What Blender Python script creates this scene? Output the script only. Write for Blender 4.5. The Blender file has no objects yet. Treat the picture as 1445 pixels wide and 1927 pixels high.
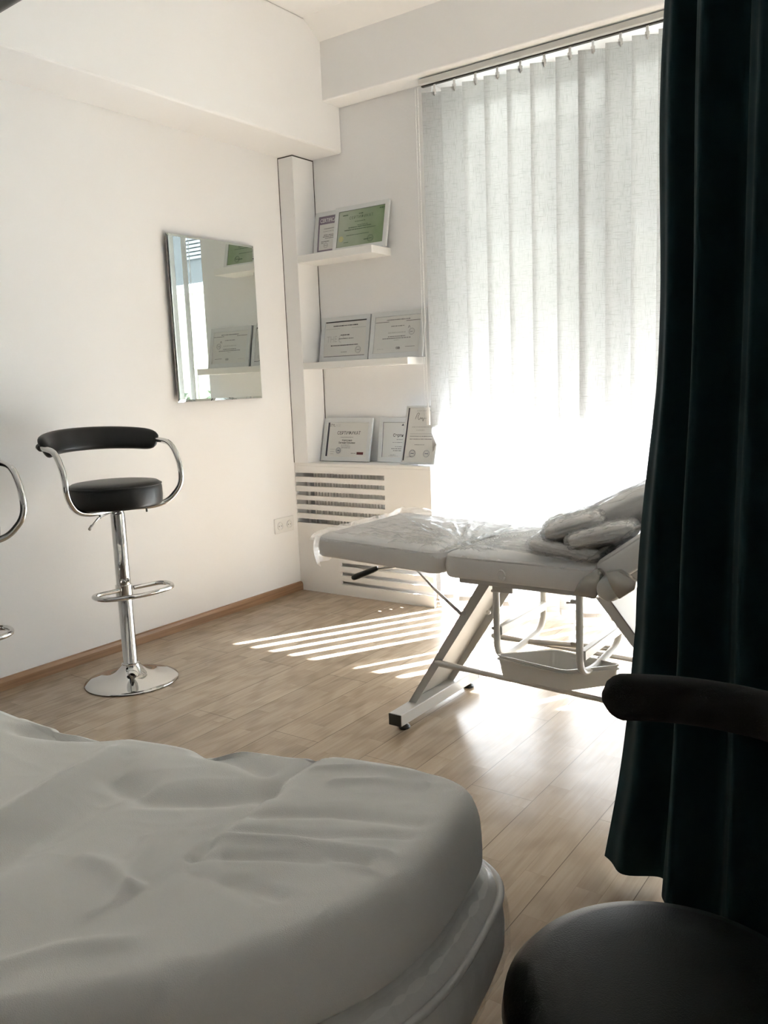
import bpy, bmesh, math, random
from mathutils import Vector, Matrix, noise
random.seed(7)
PI = math.pi
C = bpy.context.scene.collection
SC = bpy.context.scene

# ------------------------------------------------------------ camera, light, exposure
cam_d = bpy.data.cameras.new('camera')
cam = bpy.data.objects.new('camera', cam_d); C.objects.link(cam)
cam_d.sensor_fit = 'VERTICAL'; cam_d.sensor_height = 36.0; cam_d.lens = 36.0 * 1590.4 / 1927
cam_d.clip_start = 0.02
cam.matrix_world = Matrix(((0.81804, -0.05526, 0.57250, 0.0),
                           (0.57382, 0.14618, -0.80583, 0.0),
                           (-0.03916, 0.98771, 0.15129, 1.18),
                           (0, 0, 0, 1)))
SC.camera = cam
SC.view_settings.view_transform = 'Standard'; SC.view_settings.look = 'None'
SC.view_settings.gamma = 1.0; SC.view_settings.use_curve_mapping = False
SC.view_settings.exposure = 1.70
world = bpy.data.worlds.new('world'); SC.world = world; world.use_nodes = True
bg = world.node_tree.nodes['Background']
bg.inputs[0].default_value = (0.86, 0.93, 1.0, 1); bg.inputs[1].default_value = 9.0
sun_d = bpy.data.lights.new('sun', 'SUN'); sun_d.energy = 57.0; sun_d.color = (0.93, 0.97, 1.06); sun_d.angle = math.radians(0.53)
sun = bpy.data.objects.new('sun', sun_d); C.objects.link(sun)
sun.rotation_euler = Vector((0.378, 0.682, 0.626)).to_track_quat('Z', 'Y').to_euler()
sun.location = (3, 8, 6)
port_d = bpy.data.lights.new('window_portal', 'AREA'); port_d.shape = 'RECTANGLE'; port_d.size = 3.5; port_d.size_y = 2.6
port = bpy.data.objects.new('window_portal', port_d); C.objects.link(port)
port.location = (-.59, 4.14, 1.33); port.rotation_euler = (math.radians(-90), 0, 0)   # daylight sampling portal
port_d.cycles.is_portal = True
cy = SC.cycles
cy.use_denoising = True
cy.max_bounces = 12; cy.diffuse_bounces = 7; cy.glossy_bounces = 5; cy.transmission_bounces = 8; cy.transparent_max_bounces = 16
cy.caustics_reflective = False; cy.caustics_refractive = False
cy.sample_clamp_indirect = 6.0

# ------------------------------------------------------------ materials
MATS = {}
def mat(name, color=(0.8, 0.8, 0.8), rough=0.5, metal=0.0, spec=0.5, vary=0.03, scale=8.0, bump=0.0, bscale=200.0, coat=0.0):
    if name in MATS: return MATS[name]
    m = bpy.data.materials.new(name); m.use_nodes = True; MATS[name] = m
    nt = m.node_tree; b = nt.nodes['Principled BSDF']
    tc = nt.nodes.new('ShaderNodeTexCoord')
    n = nt.nodes.new('ShaderNodeTexNoise'); n.inputs['Scale'].default_value = scale; n.inputs['Detail'].default_value = 3
    nt.links.new(tc.outputs['Object'], n.inputs['Vector'])
    mx = nt.nodes.new('ShaderNodeMix'); mx.data_type = 'RGBA'
    mx.inputs[6].default_value = (*[c * (1 - vary) for c in color], 1)
    mx.inputs[7].default_value = (*[min(1, c * (1 + vary)) for c in color], 1)
    nt.links.new(n.outputs['Fac'], mx.inputs[0]); nt.links.new(mx.outputs[2], b.inputs['Base Color'])
    b.inputs['Roughness'].default_value = rough; b.inputs['Metallic'].default_value = metal
    b.inputs['Specular IOR Level'].default_value = spec; b.inputs['Coat Weight'].default_value = coat
    if bump:
        n2 = nt.nodes.new('ShaderNodeTexNoise'); n2.inputs['Scale'].default_value = bscale; n2.inputs['Detail'].default_value = 2
        nt.links.new(tc.outputs['Object'], n2.inputs['Vector'])
        bp = nt.nodes.new('ShaderNodeBump'); bp.inputs['Strength'].default_value = bump; bp.inputs['Distance'].default_value = 0.002
        nt.links.new(n2.outputs['Fac'], bp.inputs['Height']); nt.links.new(bp.outputs[0], b.inputs['Normal'])
    return m

paint = mat('white_wall_paint', (0.87, 0.875, 0.885), 0.75, spec=0.25, vary=0.012, scale=3, bump=0.15, bscale=90)
ceil_m = mat('ceiling_paint', (0.88, 0.885, 0.89), 0.85, spec=0.2, vary=0.01)
lam_white = mat('white_laminate_board', (0.80, 0.79, 0.775), 0.42, spec=0.4, vary=0.01)
shelf_m = mat('white_shelf_lacquer', (0.84, 0.84, 0.83), 0.3, vary=0.01)
gap_m = mat('dark_joint', (0.06, 0.055, 0.05), 0.9, vary=0.05)
chrome = mat('chrome', (0.62, 0.62, 0.61), 0.05, 1.0, vary=0.01)
steel = mat('brushed_steel', (0.55, 0.54, 0.52), 0.28, 1.0, vary=0.04)
leather = mat('black_leatherette', (0.006, 0.006, 0.0065), 0.36, spec=0.32, vary=0.1, bump=0.25, bscale=350)
leather_soft = mat('dark_grey_leatherette', (0.006, 0.008, 0.008), 0.40, spec=0.22, vary=0.08, bump=0.3, bscale=500)
blackpl = mat('black_plastic', (0.012, 0.014, 0.012), 0.35, vary=0.1)
white_metal = mat('white_powder_coat', (0.52, 0.515, 0.50), 0.32, spec=0.5, vary=0.01)
vinyl = mat('pale_grey_vinyl', (0.74, 0.72, 0.70), 0.45, vary=0.03, bump=0.15, bscale=300)
sheet_m = mat('white_cotton_sheet', (0.88, 0.87, 0.835), 0.9, spec=0.15, vary=0.02, bump=0.35, bscale=900)
tray_m = mat('white_plastic_tray', (0.66, 0.65, 0.62), 0.35, vary=0.02)
frame_m = mat('silver_white_frame', (0.66, 0.68, 0.69), 0.35, spec=0.5, vary=0.02)
paper_m = mat('certificate_paper', (0.68, 0.68, 0.66), 0.45, vary=0.01)
ink = mat('black_ink', (0.03, 0.03, 0.03), 0.5); ink_grey = mat('grey_ink', (0.25, 0.25, 0.25), 0.5); ink_pale = mat('pale_grey_ink', (0.52, 0.52, 0.50), 0.5)
ink_dgreen = mat('dark_green_ink', (0.05, 0.10, 0.05), 0.5); ink_dark = mat('navy_ink', (0.02, 0.02, 0.04), 0.5)
ink_maroon = mat('maroon_ink', (0.10, 0.01, 0.01), 0.5); ink_seal = mat('seal_ink', (0.10, 0.13, 0.20), 0.5)
purple_m = mat('purple_print', (0.20, 0.16, 0.22), 0.4); white_ink = mat('white_ink', (0.75, 0.75, 0.75), 0.4)
yellow_m = mat('gold_seal', (0.50, 0.50, 0.25), 0.4)
pvc = mat('white_pvc', (0.80, 0.80, 0.80), 0.3, vary=0.01)
alu = mat('aluminium_rail', (0.60, 0.60, 0.585), 0.45, 0.0, vary=0.02)
curtain_m = mat('dark_teal_velvet', (0.007, 0.023, 0.028), 0.85, spec=0.12, vary=0.15, scale=12, bump=0.2, bscale=600)
curtain_m.node_tree.nodes['Principled BSDF'].inputs['Sheen Weight'].default_value = 0.04
rad_m = mat('radiator_enamel', (0.80, 0.79, 0.76), 0.5, vary=0.02)
skirt_m = None

def wood_floor():
    m = bpy.data.materials.new('oak_laminate'); m.use_nodes = True; nt = m.node_tree; b = nt.nodes['Principled BSDF']
    N = nt.nodes.new; L = nt.links.new
    tc = N('ShaderNodeTexCoord'); sp = N('ShaderNodeSeparateXYZ'); L(tc.outputs['Object'], sp.inputs[0])
    cb = N('ShaderNodeCombineXYZ'); L(sp.outputs['Y'], cb.inputs['X']); L(sp.outputs['X'], cb.inputs['Y'])
    def brick(w, h, mortar, off, c1, c2, cm):
        t = N('ShaderNodeTexBrick'); t.inputs['Scale'].default_value = 1; t.inputs['Brick Width'].default_value = w; t.inputs['Row Height'].default_value = h
        t.inputs['Mortar Size'].default_value = mortar; t.offset = off; t.offset_frequency = 2; t.squash = 1
        t.inputs['Color1'].default_value = c1; t.inputs['Color2'].default_value = c2; t.inputs['Mortar'].default_value = cm
        t.inputs['Bias'].default_value = 0.0; t.inputs['Mortar Smooth'].default_value = 0.1
        L(cb.outputs[0], t.inputs['Vector']); return t
    st = brick(0.43, 0.065, 0.0006, 0.37, (0.345, 0.268, 0.192, 1), (0.415, 0.328, 0.238, 1), (0.32, 0.245, 0.175, 1))
    pl = brick(1.29, 0.195, 0.0012, 0.42, (1, 1, 1, 1), (0.93, 0.93, 0.93, 1), (0.45, 0.42, 0.40, 1))
    # grain, long along y
    mp = N('ShaderNodeMapping'); mp.inputs['Scale'].default_value = (60, 3.0, 1); L(tc.outputs['Object'], mp.inputs['Vector'])
    # shift the grain for each strip
    sh = N('ShaderNodeVectorMath'); sh.operation = 'MULTIPLY_ADD'; L(st.outputs['Color'], sh.inputs[0]); sh.inputs[1].default_value = (170, 90, 0); L(mp.outputs[0], sh.inputs[2])
    g = N('ShaderNodeTexNoise'); g.inputs['Scale'].default_value = 1; g.inputs['Detail'].default_value = 5; g.inputs['Roughness'].default_value = 0.6; g.inputs['Distortion'].default_value = 0.6
    L(sh.outputs[0], g.inputs['Vector'])
    mp2 = N('ShaderNodeMapping'); mp2.inputs['Scale'].default_value = (16, 1.6, 1); L(tc.outputs['Object'], mp2.inputs['Vector'])
    sh2 = N('ShaderNodeVectorMath'); sh2.operation = 'MULTIPLY_ADD'; L(st.outputs['Color'], sh2.inputs[0]); sh2.inputs[1].default_value = (70, 30, 0); L(mp2.outputs[0], sh2.inputs[2])
    wv = N('ShaderNodeTexWave'); wv.wave_type = 'RINGS'; wv.inputs['Scale'].default_value = 0.9; wv.inputs['Distortion'].default_value = 4.5; wv.inputs['Detail'].default_value = 2.5; wv.inputs['Detail Scale'].default_value = 0.8
    L(sh2.outputs[0], wv.inputs['Vector'])
    cr = N('ShaderNodeValToRGB'); cr.color_ramp.elements[0].position = 0.3; cr.color_ramp.elements[0].color = (0.86, 0.83, 0.80, 1); cr.color_ramp.elements[1].position = 0.65; cr.color_ramp.elements[1].color = (1.06, 1.06, 1.06, 1)
    L(g.outputs['Fac'], cr.inputs[0])
    cr2 = N('ShaderNodeValToRGB'); cr2.color_ramp.elements[0].color = (0.90, 0.88, 0.86, 1); cr2.color_ramp.elements[1].color = (1.03, 1.03, 1.03, 1); cr2.color_ramp.elements[1].position = 0.4
    L(wv.outputs['Fac'], cr2.inputs[0])
    def mul(a, c):
        x = N('ShaderNodeMix'); x.data_type = 'RGBA'; x.blend_type = 'MULTIPLY'; x.inputs[0].default_value = 1; L(a, x.inputs[6]); L(c, x.inputs[7]); return x.outputs[2]
    out = mul(mul(mul(st.outputs['Color'], cr.outputs[0]), cr2.outputs[0]), pl.outputs['Color'])
    L(out, b.inputs['Base Color'])
    b.inputs['Specular IOR Level'].default_value = 0.42
    rr = N('ShaderNodeMapRange'); rr.inputs[3].default_value = 0.20; rr.inputs[4].default_value = 0.27; L(g.outputs['Fac'], rr.inputs[0]); L(rr.outputs[0], b.inputs['Roughness'])
    bp = N('ShaderNodeBump'); bp.inputs['Strength'].default_value = 0.12; bp.inputs['Distance'].default_value = 0.001
    L(pl.outputs['Fac'], bp.inputs['Height']); bp.invert = True; L(bp.outputs[0], b.inputs['Normal'])
    return m
floor_m = wood_floor()

def wood_skirt():
    m = bpy.data.materials.new('oak_skirting'); m.use_nodes = True; nt = m.node_tree; b = nt.nodes['Principled BSDF']
    N = nt.nodes.new; L = nt.links.new
    tc = N('ShaderNodeTexCoord'); mp = N('ShaderNodeMapping'); mp.inputs['Scale'].default_value = (30, 2, 60); L(tc.outputs['Object'], mp.inputs[0])
    g = N('ShaderNodeTexNoise'); g.inputs['Scale'].default_value = 1; g.inputs['Detail'].default_value = 4; L(mp.outputs[0], g.inputs['Vector'])
    cr = N('ShaderNodeValToRGB'); cr.color_ramp.elements[0].position = 0.3; cr.color_ramp.elements[0].color = (0.22, 0.125, 0.065, 1); cr.color_ramp.elements[1].position = 0.7; cr.color_ramp.elements[1].color = (0.36, 0.215, 0.12, 1)
    L(g.outputs['Fac'], cr.inputs[0]); L(cr.outputs[0], b.inputs['Base Color']); b.inputs['Roughness'].default_value = 0.4
    return m
skirt_m = wood_skirt()

def linen():
    m = bpy.data.materials.new('sheer_linen'); m.use_nodes = True; nt = m.node_tree; nt.nodes.clear()
    N = nt.nodes.new; L = nt.links.new
    out = N('ShaderNodeOutputMaterial'); tc = N('ShaderNodeTexCoord')
    def threads(sx, sz, thr):
        mp = N('ShaderNodeMapping'); mp.inputs['Scale'].default_value = (sx, sx, sz); L(tc.outputs['Object'], mp.inputs[0])
        n = N('ShaderNodeTexNoise'); n.inputs['Scale'].default_value = 1; n.inputs['Detail'].default_value = 2; L(mp.outputs[0], n.inputs['Vector'])
        cr = N('ShaderNodeValToRGB'); cr.color_ramp.elements[0].position = thr; cr.color_ramp.elements[0].color = (0, 0, 0, 1); cr.color_ramp.elements[1].position = thr + 0.14; cr.color_ramp.elements[1].color = (1, 1, 1, 1)
        L(n.outputs['Fac'], cr.inputs[0]); return cr.outputs[0]
    v = threads(420, 22, 0.56); h = threads(22, 420, 0.56)
    mx = N('ShaderNodeMath'); mx.operation = 'MAXIMUM'; L(v, mx.inputs[0]); L(h, mx.inputs[1])
    col = N('ShaderNodeMix'); col.data_type = 'RGBA'; L(mx.outputs[0], col.inputs[0]); col.inputs[6].default_value = (0.47, 0.46, 0.455, 1); col.inputs[7].default_value = (0.36, 0.35, 0.335, 1)
    tr = N('ShaderNodeBsdfTranslucent'); L(col.outputs[2], tr.inputs[0])
    df = N('ShaderNodeBsdfDiffuse'); L(col.outputs[2], df.inputs[0])
    tp = N('ShaderNodeBsdfTransparent'); tp.inputs[0].default_value = (1, 1, 1, 1)
    m1 = N('ShaderNodeMixShader'); m1.inputs[0].default_value = 0.36; L(tr.outputs[0], m1.inputs[1]); L(df.outputs[0], m1.inputs[2])
    m2 = N('ShaderNodeMixShader'); m2.inputs[0].default_value = 0.02; L(m1.outputs[0], m2.inputs[1]); L(tp.outputs[0], m2.inputs[2])
    L(m2.outputs[0], out.inputs[0]); return m
linen_m = linen()

def glass():
    m = bpy.data.materials.new('window_glass'); m.use_nodes = True; nt = m.node_tree; nt.nodes.clear(); N = nt.nodes.new; L = nt.links.new
    out = N('ShaderNodeOutputMaterial'); tp = N('ShaderNodeBsdfTransparent'); tp.inputs[0].default_value = (0.95, 0.97, 0.96, 1)
    gl = N('ShaderNodeBsdfGlossy'); gl.inputs['Roughness'].default_value = 0.0
    fr = N('ShaderNodeFresnel'); fr.inputs[0].default_value = 1.3; mx = N('ShaderNodeMixShader'); L(fr.outputs[0], mx.inputs[0]); L(tp.outputs[0], mx.inputs[1]); L(gl.outputs[0], mx.inputs[2]); L(mx.outputs[0], out.inputs[0])
    return m
glass_m = glass()

def film(name='clear_plastic_film', gloss=0.10, haze=0.16, edge=0.45):
    m = bpy.data.materials.new(name); m.use_nodes = True; nt = m.node_tree; nt.nodes.clear(); N = nt.nodes.new; L = nt.links.new
    out = N('ShaderNodeOutputMaterial'); tp = N('ShaderNodeBsdfTransparent'); tp.inputs[0].default_value = (0.97, 0.97, 0.97, 1)
    tc = N('ShaderNodeTexCoord'); n = N('ShaderNodeTexNoise'); n.inputs['Scale'].default_value = 35; n.inputs['Detail'].default_value = 3; n.inputs['Distortion'].default_value = 1.5; L(tc.outputs['Object'], n.inputs['Vector'])
    bp = N('ShaderNodeBump'); bp.inputs['Strength'].default_value = 0.6; bp.inputs['Distance'].default_value = 0.006; L(n.outputs['Fac'], bp.inputs['Height'])
    gl = N('ShaderNodeBsdfGlossy'); gl.inputs['Roughness'].default_value = 0.16; L(bp.outputs[0], gl.inputs['Normal'])
    df = N('ShaderNodeBsdfDiffuse'); df.inputs[0].default_value = (0.8, 0.8, 0.8, 1)
    lw = N('ShaderNodeLayerWeight'); lw.inputs[0].default_value = 0.35; L(bp.outputs[0], lw.inputs['Normal'])
    mr = N('ShaderNodeMapRange'); mr.inputs[3].default_value = gloss; mr.inputs[4].default_value = edge; L(lw.outputs['Facing'], mr.inputs[0])
    m0 = N('ShaderNodeMixShader'); m0.inputs[0].default_value = haze; L(tp.outputs[0], m0.inputs[1]); L(df.outputs[0], m0.inputs[2])
    m1 = N('ShaderNodeMixShader'); L(mr.outputs[0], m1.inputs[0]); L(m0.outputs[0], m1.inputs[1]); L(gl.outputs[0], m1.inputs[2]); L(m1.outputs[0], out.inputs[0])
    return m
film_m = film()
film_thin = film('thin_plastic_film', 0.015, 0.02, 0.16); film_pad = film('pad_plastic_film', 0.06, 0.12)

def green_grad():
    m = bpy.data.materials.new('green_certificate_print'); m.use_nodes = True; nt = m.node_tree; b = nt.nodes['Principled BSDF']; N = nt.nodes.new; L = nt.links.new
    tc = N('ShaderNodeTexCoord'); sp = N('ShaderNodeSeparateXYZ'); L(tc.outputs['Object'], sp.inputs[0])
    n = N('ShaderNodeTexNoise'); n.inputs['Scale'].default_value = 9; L(tc.outputs['Object'], n.inputs['Vector'])
    a = N('ShaderNodeMath'); a.operation = 'MULTIPLY_ADD'; a.inputs[1].default_value = 3.2; a.inputs[2].default_value = 0.25; L(sp.outputs['X'], a.inputs[0])
    c = N('ShaderNodeMath'); c.operation = 'MULTIPLY_ADD'; c.inputs[1].default_value = 0.6; L(n.outputs['Fac'], c.inputs[0]); L(a.outputs[0], c.inputs[2])
    cr = N('ShaderNodeValToRGB'); cr.color_ramp.elements[0].position = 0.1; cr.color_ramp.elements[0].color = (0.40, 0.45, 0.37, 1); cr.color_ramp.elements[1].position = 0.95; cr.color_ramp.elements[1].color = (0.17, 0.25, 0.13, 1)
    L(c.outputs[0], cr.inputs[0]); L(cr.outputs[0], b.inputs['Base Color']); b.inputs['Roughness'].default_value = 0.3
    return m
green_m = green_grad()

# ------------------------------------------------------------ helpers
XF = {}
def thing(name, label, cat, loc=(0, 0, 0), rot=(0, 0, 0), group=None):
    o = bpy.data.objects.new(name, None); C.objects.link(o); o.empty_display_size = 0.05
    o.location = loc; o.rotation_euler = rot
    from mathutils import Euler
    XF[o] = (Matrix.Translation(loc) @ Euler(rot).to_matrix().to_4x4())
    o['label'] = label; o['category'] = cat
    if group: o['group'] = group
    return o
def tag(o, label, cat, group=None):
    o['label'] = label; o['category'] = cat
    if group: o['group'] = group
    return o
def obj(name, bm, m, parent=None, smooth=False, local=True, angle=None):
    """link a bmesh as ONE mesh; local=False: built in world coordinates, moved into the parent's frame"""
    if parent is not None and not local:
        bm.transform(XF[parent].inverted())
    me = bpy.data.meshes.new(name); bm.normal_update(); bm.to_mesh(me); bm.free()
    if smooth:
        me.shade_smooth()
        if angle is not None: me.set_sharp_from_angle(angle=math.radians(angle))
    for mm in (m if isinstance(m, (list, tuple)) else [m]): me.materials.append(mm)
    o = bpy.data.objects.new(name, me); C.objects.link(o)
    if parent is not None:
        o.parent = parent; XF[o] = XF[parent]
    else: XF[o] = Matrix.Identity(4)
    return o
def struct(name, bm, m, parent=None, **k):
    o = obj(name, bm, m, parent, **k); o['kind'] = 'structure'; return o
def B(): return bmesh.new()
def add_box(bm, x0, x1, y0, y1, z0, z1, bev=0.0, seg=2, M=None):
    r = bmesh.ops.create_cube(bm, size=1.0)
    vs = r['verts']
    for v in vs:
        v.co = Vector(((x0 + x1) / 2 + v.co.x * (x1 - x0), (y0 + y1) / 2 + v.co.y * (y1 - y0), (z0 + z1) / 2 + v.co.z * (z1 - z0)))
    if bev > 0:
        es = list({e for v in vs for e in v.link_edges})
        rr = bmesh.ops.bevel(bm, geom=es, offset=bev, segments=seg, profile=0.5, affect='EDGES')
        vs = list({v for f in rr['faces'] for v in f.verts} | set(v for v in vs if v.is_valid))
    if M is not None: bmesh.ops.transform(bm, matrix=M, verts=[v for v in vs if v.is_valid])
    return bm
def bx(x0, x1, y0, y1, z0, z1, bev=0.0, seg=2): return add_box(B(), x0, x1, y0, y1, z0, z1, bev, seg)
def catmull(pts, n=8, closed=False):
    P = [Vector(p) for p in pts]; out = []
    N = len(P); rng = N if closed else N - 1
    for i in range(rng):
        if closed: a, b, c, d = P[(i - 1) % N], P[i], P[(i + 1) % N], P[(i + 2) % N]
        else:
            b, c = P[i], P[i + 1]; a = P[i - 1] if i > 0 else b * 2 - c; d = P[i + 2] if i + 2 < N else c * 2 - b
        for k in range(n):
            t = k / n; t2 = t * t; t3 = t2 * t
            out.append(0.5 * ((2 * b) + (c - a) * t + (2 * a - 5 * b + 4 * c - d) * t2 + (3 * b - a - 3 * c + d) * t3))
    if not closed: out.append(P[-1])
    return out
def round_path(pts, r, n=6):
    P = [Vector(p) for p in pts]; out = [P[0]]
    for i in range(1, len(P) - 1):
        a, b, c = P[i - 1], P[i], P[i + 1]
        d1 = (a - b); d2 = (c - b); q = min(r, d1.length * .48, d2.length * .48)
        s = b + d1.normalized() * q; e = b + d2.normalized() * q
        for k in range(n + 1):
            t = k / n; out.append(s * (1 - t) ** 2 + b * 2 * t * (1 - t) + e * t * t)
    out.append(P[-1]); return out
def add_tube(bm, path, r, seg=12, closed=False, cap=True, flat=None):
    """tube along path; r float or list; flat=(normal scale, binormal scale)"""
    P = [Vector(p) for p in path]; N = len(P); rings = []
    T = []
    for i in range(N):
        if closed: t = P[(i + 1) % N] - P[(i - 1) % N]
        else: t = P[min(i + 1, N - 1)] - P[max(i - 1, 0)]
        T.append(t.normalized())
    up = Vector((0, 0, 1)) if abs(T[0].z) < 0.9 else Vector((1, 0, 0))
    nrm = (up - T[0] * up.dot(T[0])).normalized()
    for i in range(N):
        nrm = (nrm - T[i] * nrm.dot(T[i]))
        nrm = nrm.normalized() if nrm.length > 1e-6 else T[i].orthogonal().normalized()
        bn = T[i].cross(nrm); rr = r[i] if isinstance(r, (list, tuple)) else r
        fa, fb = flat if flat else (1, 1)
        rings.append([bm.verts.new(P[i] + nrm * rr * fa * math.cos(2 * PI * k / seg) + bn * rr * fb * math.sin(2 * PI * k / seg)) for k in range(seg)])
    for i in range(N if closed else N - 1):
        A, Bq = rings[i], rings[(i + 1) % N]
        for k in range(seg): bm.faces.new((A[k], A[(k + 1) % seg], Bq[(k + 1) % seg], Bq[k]))
    if cap and not closed:
        bm.faces.new(list(reversed(rings[0]))); bm.faces.new(rings[-1])
    return bm
def add_lathe(bm, prof, seg=40, cx=0, cy=0, cap=True):
    rings = []
    for (r, z) in prof:
        if r < 1e-6: rings.append([bm.verts.new((cx, cy, z))])
        else: rings.append([bm.verts.new((cx + r * math.cos(2 * PI * k / seg), cy + r * math.sin(2 * PI * k / seg), z)) for k in range(seg)])
    for a, b in zip(rings, rings[1:]):
        for k in range(seg):
            k2 = (k + 1) % seg
            if len(a) == 1 and len(b) == 1: continue
            if len(a) == 1: bm.faces.new((a[0], b[k2], b[k]))
            elif len(b) == 1: bm.faces.new((a[k], a[k2], b[0]))
            else: bm.faces.new((a[k], a[k2], b[k2], b[k]))
    bmesh.ops.recalc_face_normals(bm, faces=bm.faces)
    return bm
def add_prism(bm, poly, M):
    """closed polygon (x,y) list extruded from z=0 to z=1 in matrix M"""
    a = [bm.verts.new(M @ Vector((x, y, 0))) for x, y in poly]; b = [bm.verts.new(M @ Vector((x, y, 1))) for x, y in poly]
    n = len(poly); bm.faces.new(list(reversed(a))); bm.faces.new(b)
    for k in range(n): bm.faces.new((a[k], a[(k + 1) % n], b[(k + 1) % n], b[k]))
    return bm
def copy_tree(o, parent=None):
    c = o.copy(); C.objects.link(c)
    c.parent = parent
    for ch in list(o.children): copy_tree(ch, c)
    return c
def ridge(x): return 1 - abs(x)

# ------------------------------------------------------------ the room shell
WX = -3.215; WY = 3.83; CZ = 3.01; RX = 1.3; BY = -2.2
struct('floor', bx(WX - .2, RX + .2, BY - .2, WY + .32, -0.1, 0), floor_m)
struct('ceiling', bx(WX - .2, RX + .2, BY - .2, WY + .32, CZ, CZ + .15), ceil_m)
struct('wall_left', bx(WX - .2, WX, BY - .2, WY + .32, 0, CZ), paint)
struct('wall_right', bx(RX, RX + .2, BY, WY + .32, 0, CZ), paint)
struct('wall_back', bx(WX, RX, BY - .2, BY, 0, CZ), paint)
OX0, OX1 = -2.33, 1.15; OZ = 2.64  # unseen right part behind the curtain is added, kept unblinded to light the room
b = B(); add_box(b, WX, OX0, WY, WY + .32, 0, CZ); add_box(b, OX1, RX, WY, WY + .32, 0, CZ); add_box(b, OX0, OX1, WY, WY + .32, OZ, CZ)
struct('wall_window', b, paint)
# dropped beam along the left wall, dropped lintel over the window
struct('trim_1', bx(WX, -2.905, BY, WY, 2.408, CZ, 0.012, 3), paint)
struct('trim_2', bx(-2.91, RX, 3.68, WY, OZ, CZ, 0.008, 3), paint)
# sloping cove where lintel meets ceiling
b = B(); add_prism(b, [(3.68, 2.93), (3.55, 3.011), (3.69, 3.011)], Matrix(((0, 0, RX + 2.906, -2.906), (1, 0, 0, 0), (0, 1, 0, 0), (0, 0, 0, 1))))
bmesh.ops.recalc_face_normals(b, faces=b.faces)
struct('trim_3', b, ceil_m)
# boxed-in pipe in the corner with its dark joints
b = B(); add_box(b, WX, -3.11, 3.655, WY, 0.7462, 2.402)
struct('trim_4', b, paint)
b = B()
add_box(b, WX, -3.109, 3.654, WY, 2.4022, 2.4078)      # open joint under the beam
add_box(b, WX, WX + .0035, 3.6535, 3.6555, 0.747, 2.403)
add_box(b, -3.1105, -3.1085, WY - .004, WY, 0.747, 2.403)
struct('trim_5', b, gap_m)
struct('baseboard_left', add_prism(B(), [(0, 0), (.018, 0), (.018, .034), (.012, .046), (.004, .05), (0, .05)],
       Matrix(((1, 0, 0, WX), (0, 0, 3.655 - BY, BY), (0, 1, 0, 0), (0, 0, 0, 1)))), skirt_m)
# window: frame, sashes, panes
win = bpy.data.objects.new('window_1', None); C.objects.link(win); win['kind'] = 'structure'; XF[win] = Matrix.Identity(4)
FY0, FY1 = 4.04, 4.11
b = B(); add_box(b, OX0, OX0 + .07, FY0, FY1, 0.0, OZ); add_box(b, OX1 - .07, OX1, FY0, FY1, 0, OZ); add_box(b, OX0, OX1, FY0, FY1, OZ - .07, OZ); add_box(b, OX0, OX1, FY0, FY1, 0, .06)

for x in (-1.47, -.61, .32): add_box(b, x - .055, x + .055, FY0 + .001, FY1 - .001, 0.05, OZ - .05)
struct('window_frame', b, pvc, win)
for i, (xa, xb) in enumerate(((OX0 + .07, -1.525), (-1.415, -.665), (-.555, .265), (.375, OX1 - .07))):
    for za, zb in ((.06, OZ - .07),):
        struct('window_pane', bx(xa, xb, 4.072, 4.076, za, zb), glass_m, win)

# ------------------------------------------------------------ outside (seen in the mirror, shades the window)
concrete = mat('patio_concrete', (0.52, 0.50, 0.46), 0.85, vary=0.1, scale=3)
struct('ground', bx(-16, 12, WY + .33, 24, -.14, -.04), concrete)
t = thing('balcony', 'concrete balcony slab over the window outside, seen edge on', 'balcony', (-1, 5, 3.05))
obj('slab', bx(-9, 7, WY + .32, 5.98, 3.0, 3.16), mat('slab_concrete', (0.55, 0.54, 0.52), 0.9), t, local=False)
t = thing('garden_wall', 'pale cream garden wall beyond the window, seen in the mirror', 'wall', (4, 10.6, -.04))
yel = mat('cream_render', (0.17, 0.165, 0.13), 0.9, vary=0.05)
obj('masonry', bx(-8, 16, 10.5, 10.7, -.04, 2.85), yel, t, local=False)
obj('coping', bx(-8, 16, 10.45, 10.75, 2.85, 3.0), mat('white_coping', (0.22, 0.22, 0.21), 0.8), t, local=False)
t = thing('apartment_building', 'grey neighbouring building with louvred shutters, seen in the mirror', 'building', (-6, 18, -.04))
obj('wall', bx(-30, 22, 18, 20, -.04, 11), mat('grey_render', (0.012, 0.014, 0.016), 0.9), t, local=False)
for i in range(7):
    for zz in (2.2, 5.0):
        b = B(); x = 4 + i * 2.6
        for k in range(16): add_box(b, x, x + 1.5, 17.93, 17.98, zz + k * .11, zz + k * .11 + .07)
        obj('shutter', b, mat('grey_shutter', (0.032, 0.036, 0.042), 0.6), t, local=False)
leaf = mat('hedge_leaves', (0.018, 0.036, 0.008), 0.6, vary=0.5, scale=5)
rs = random.Random(3)
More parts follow.
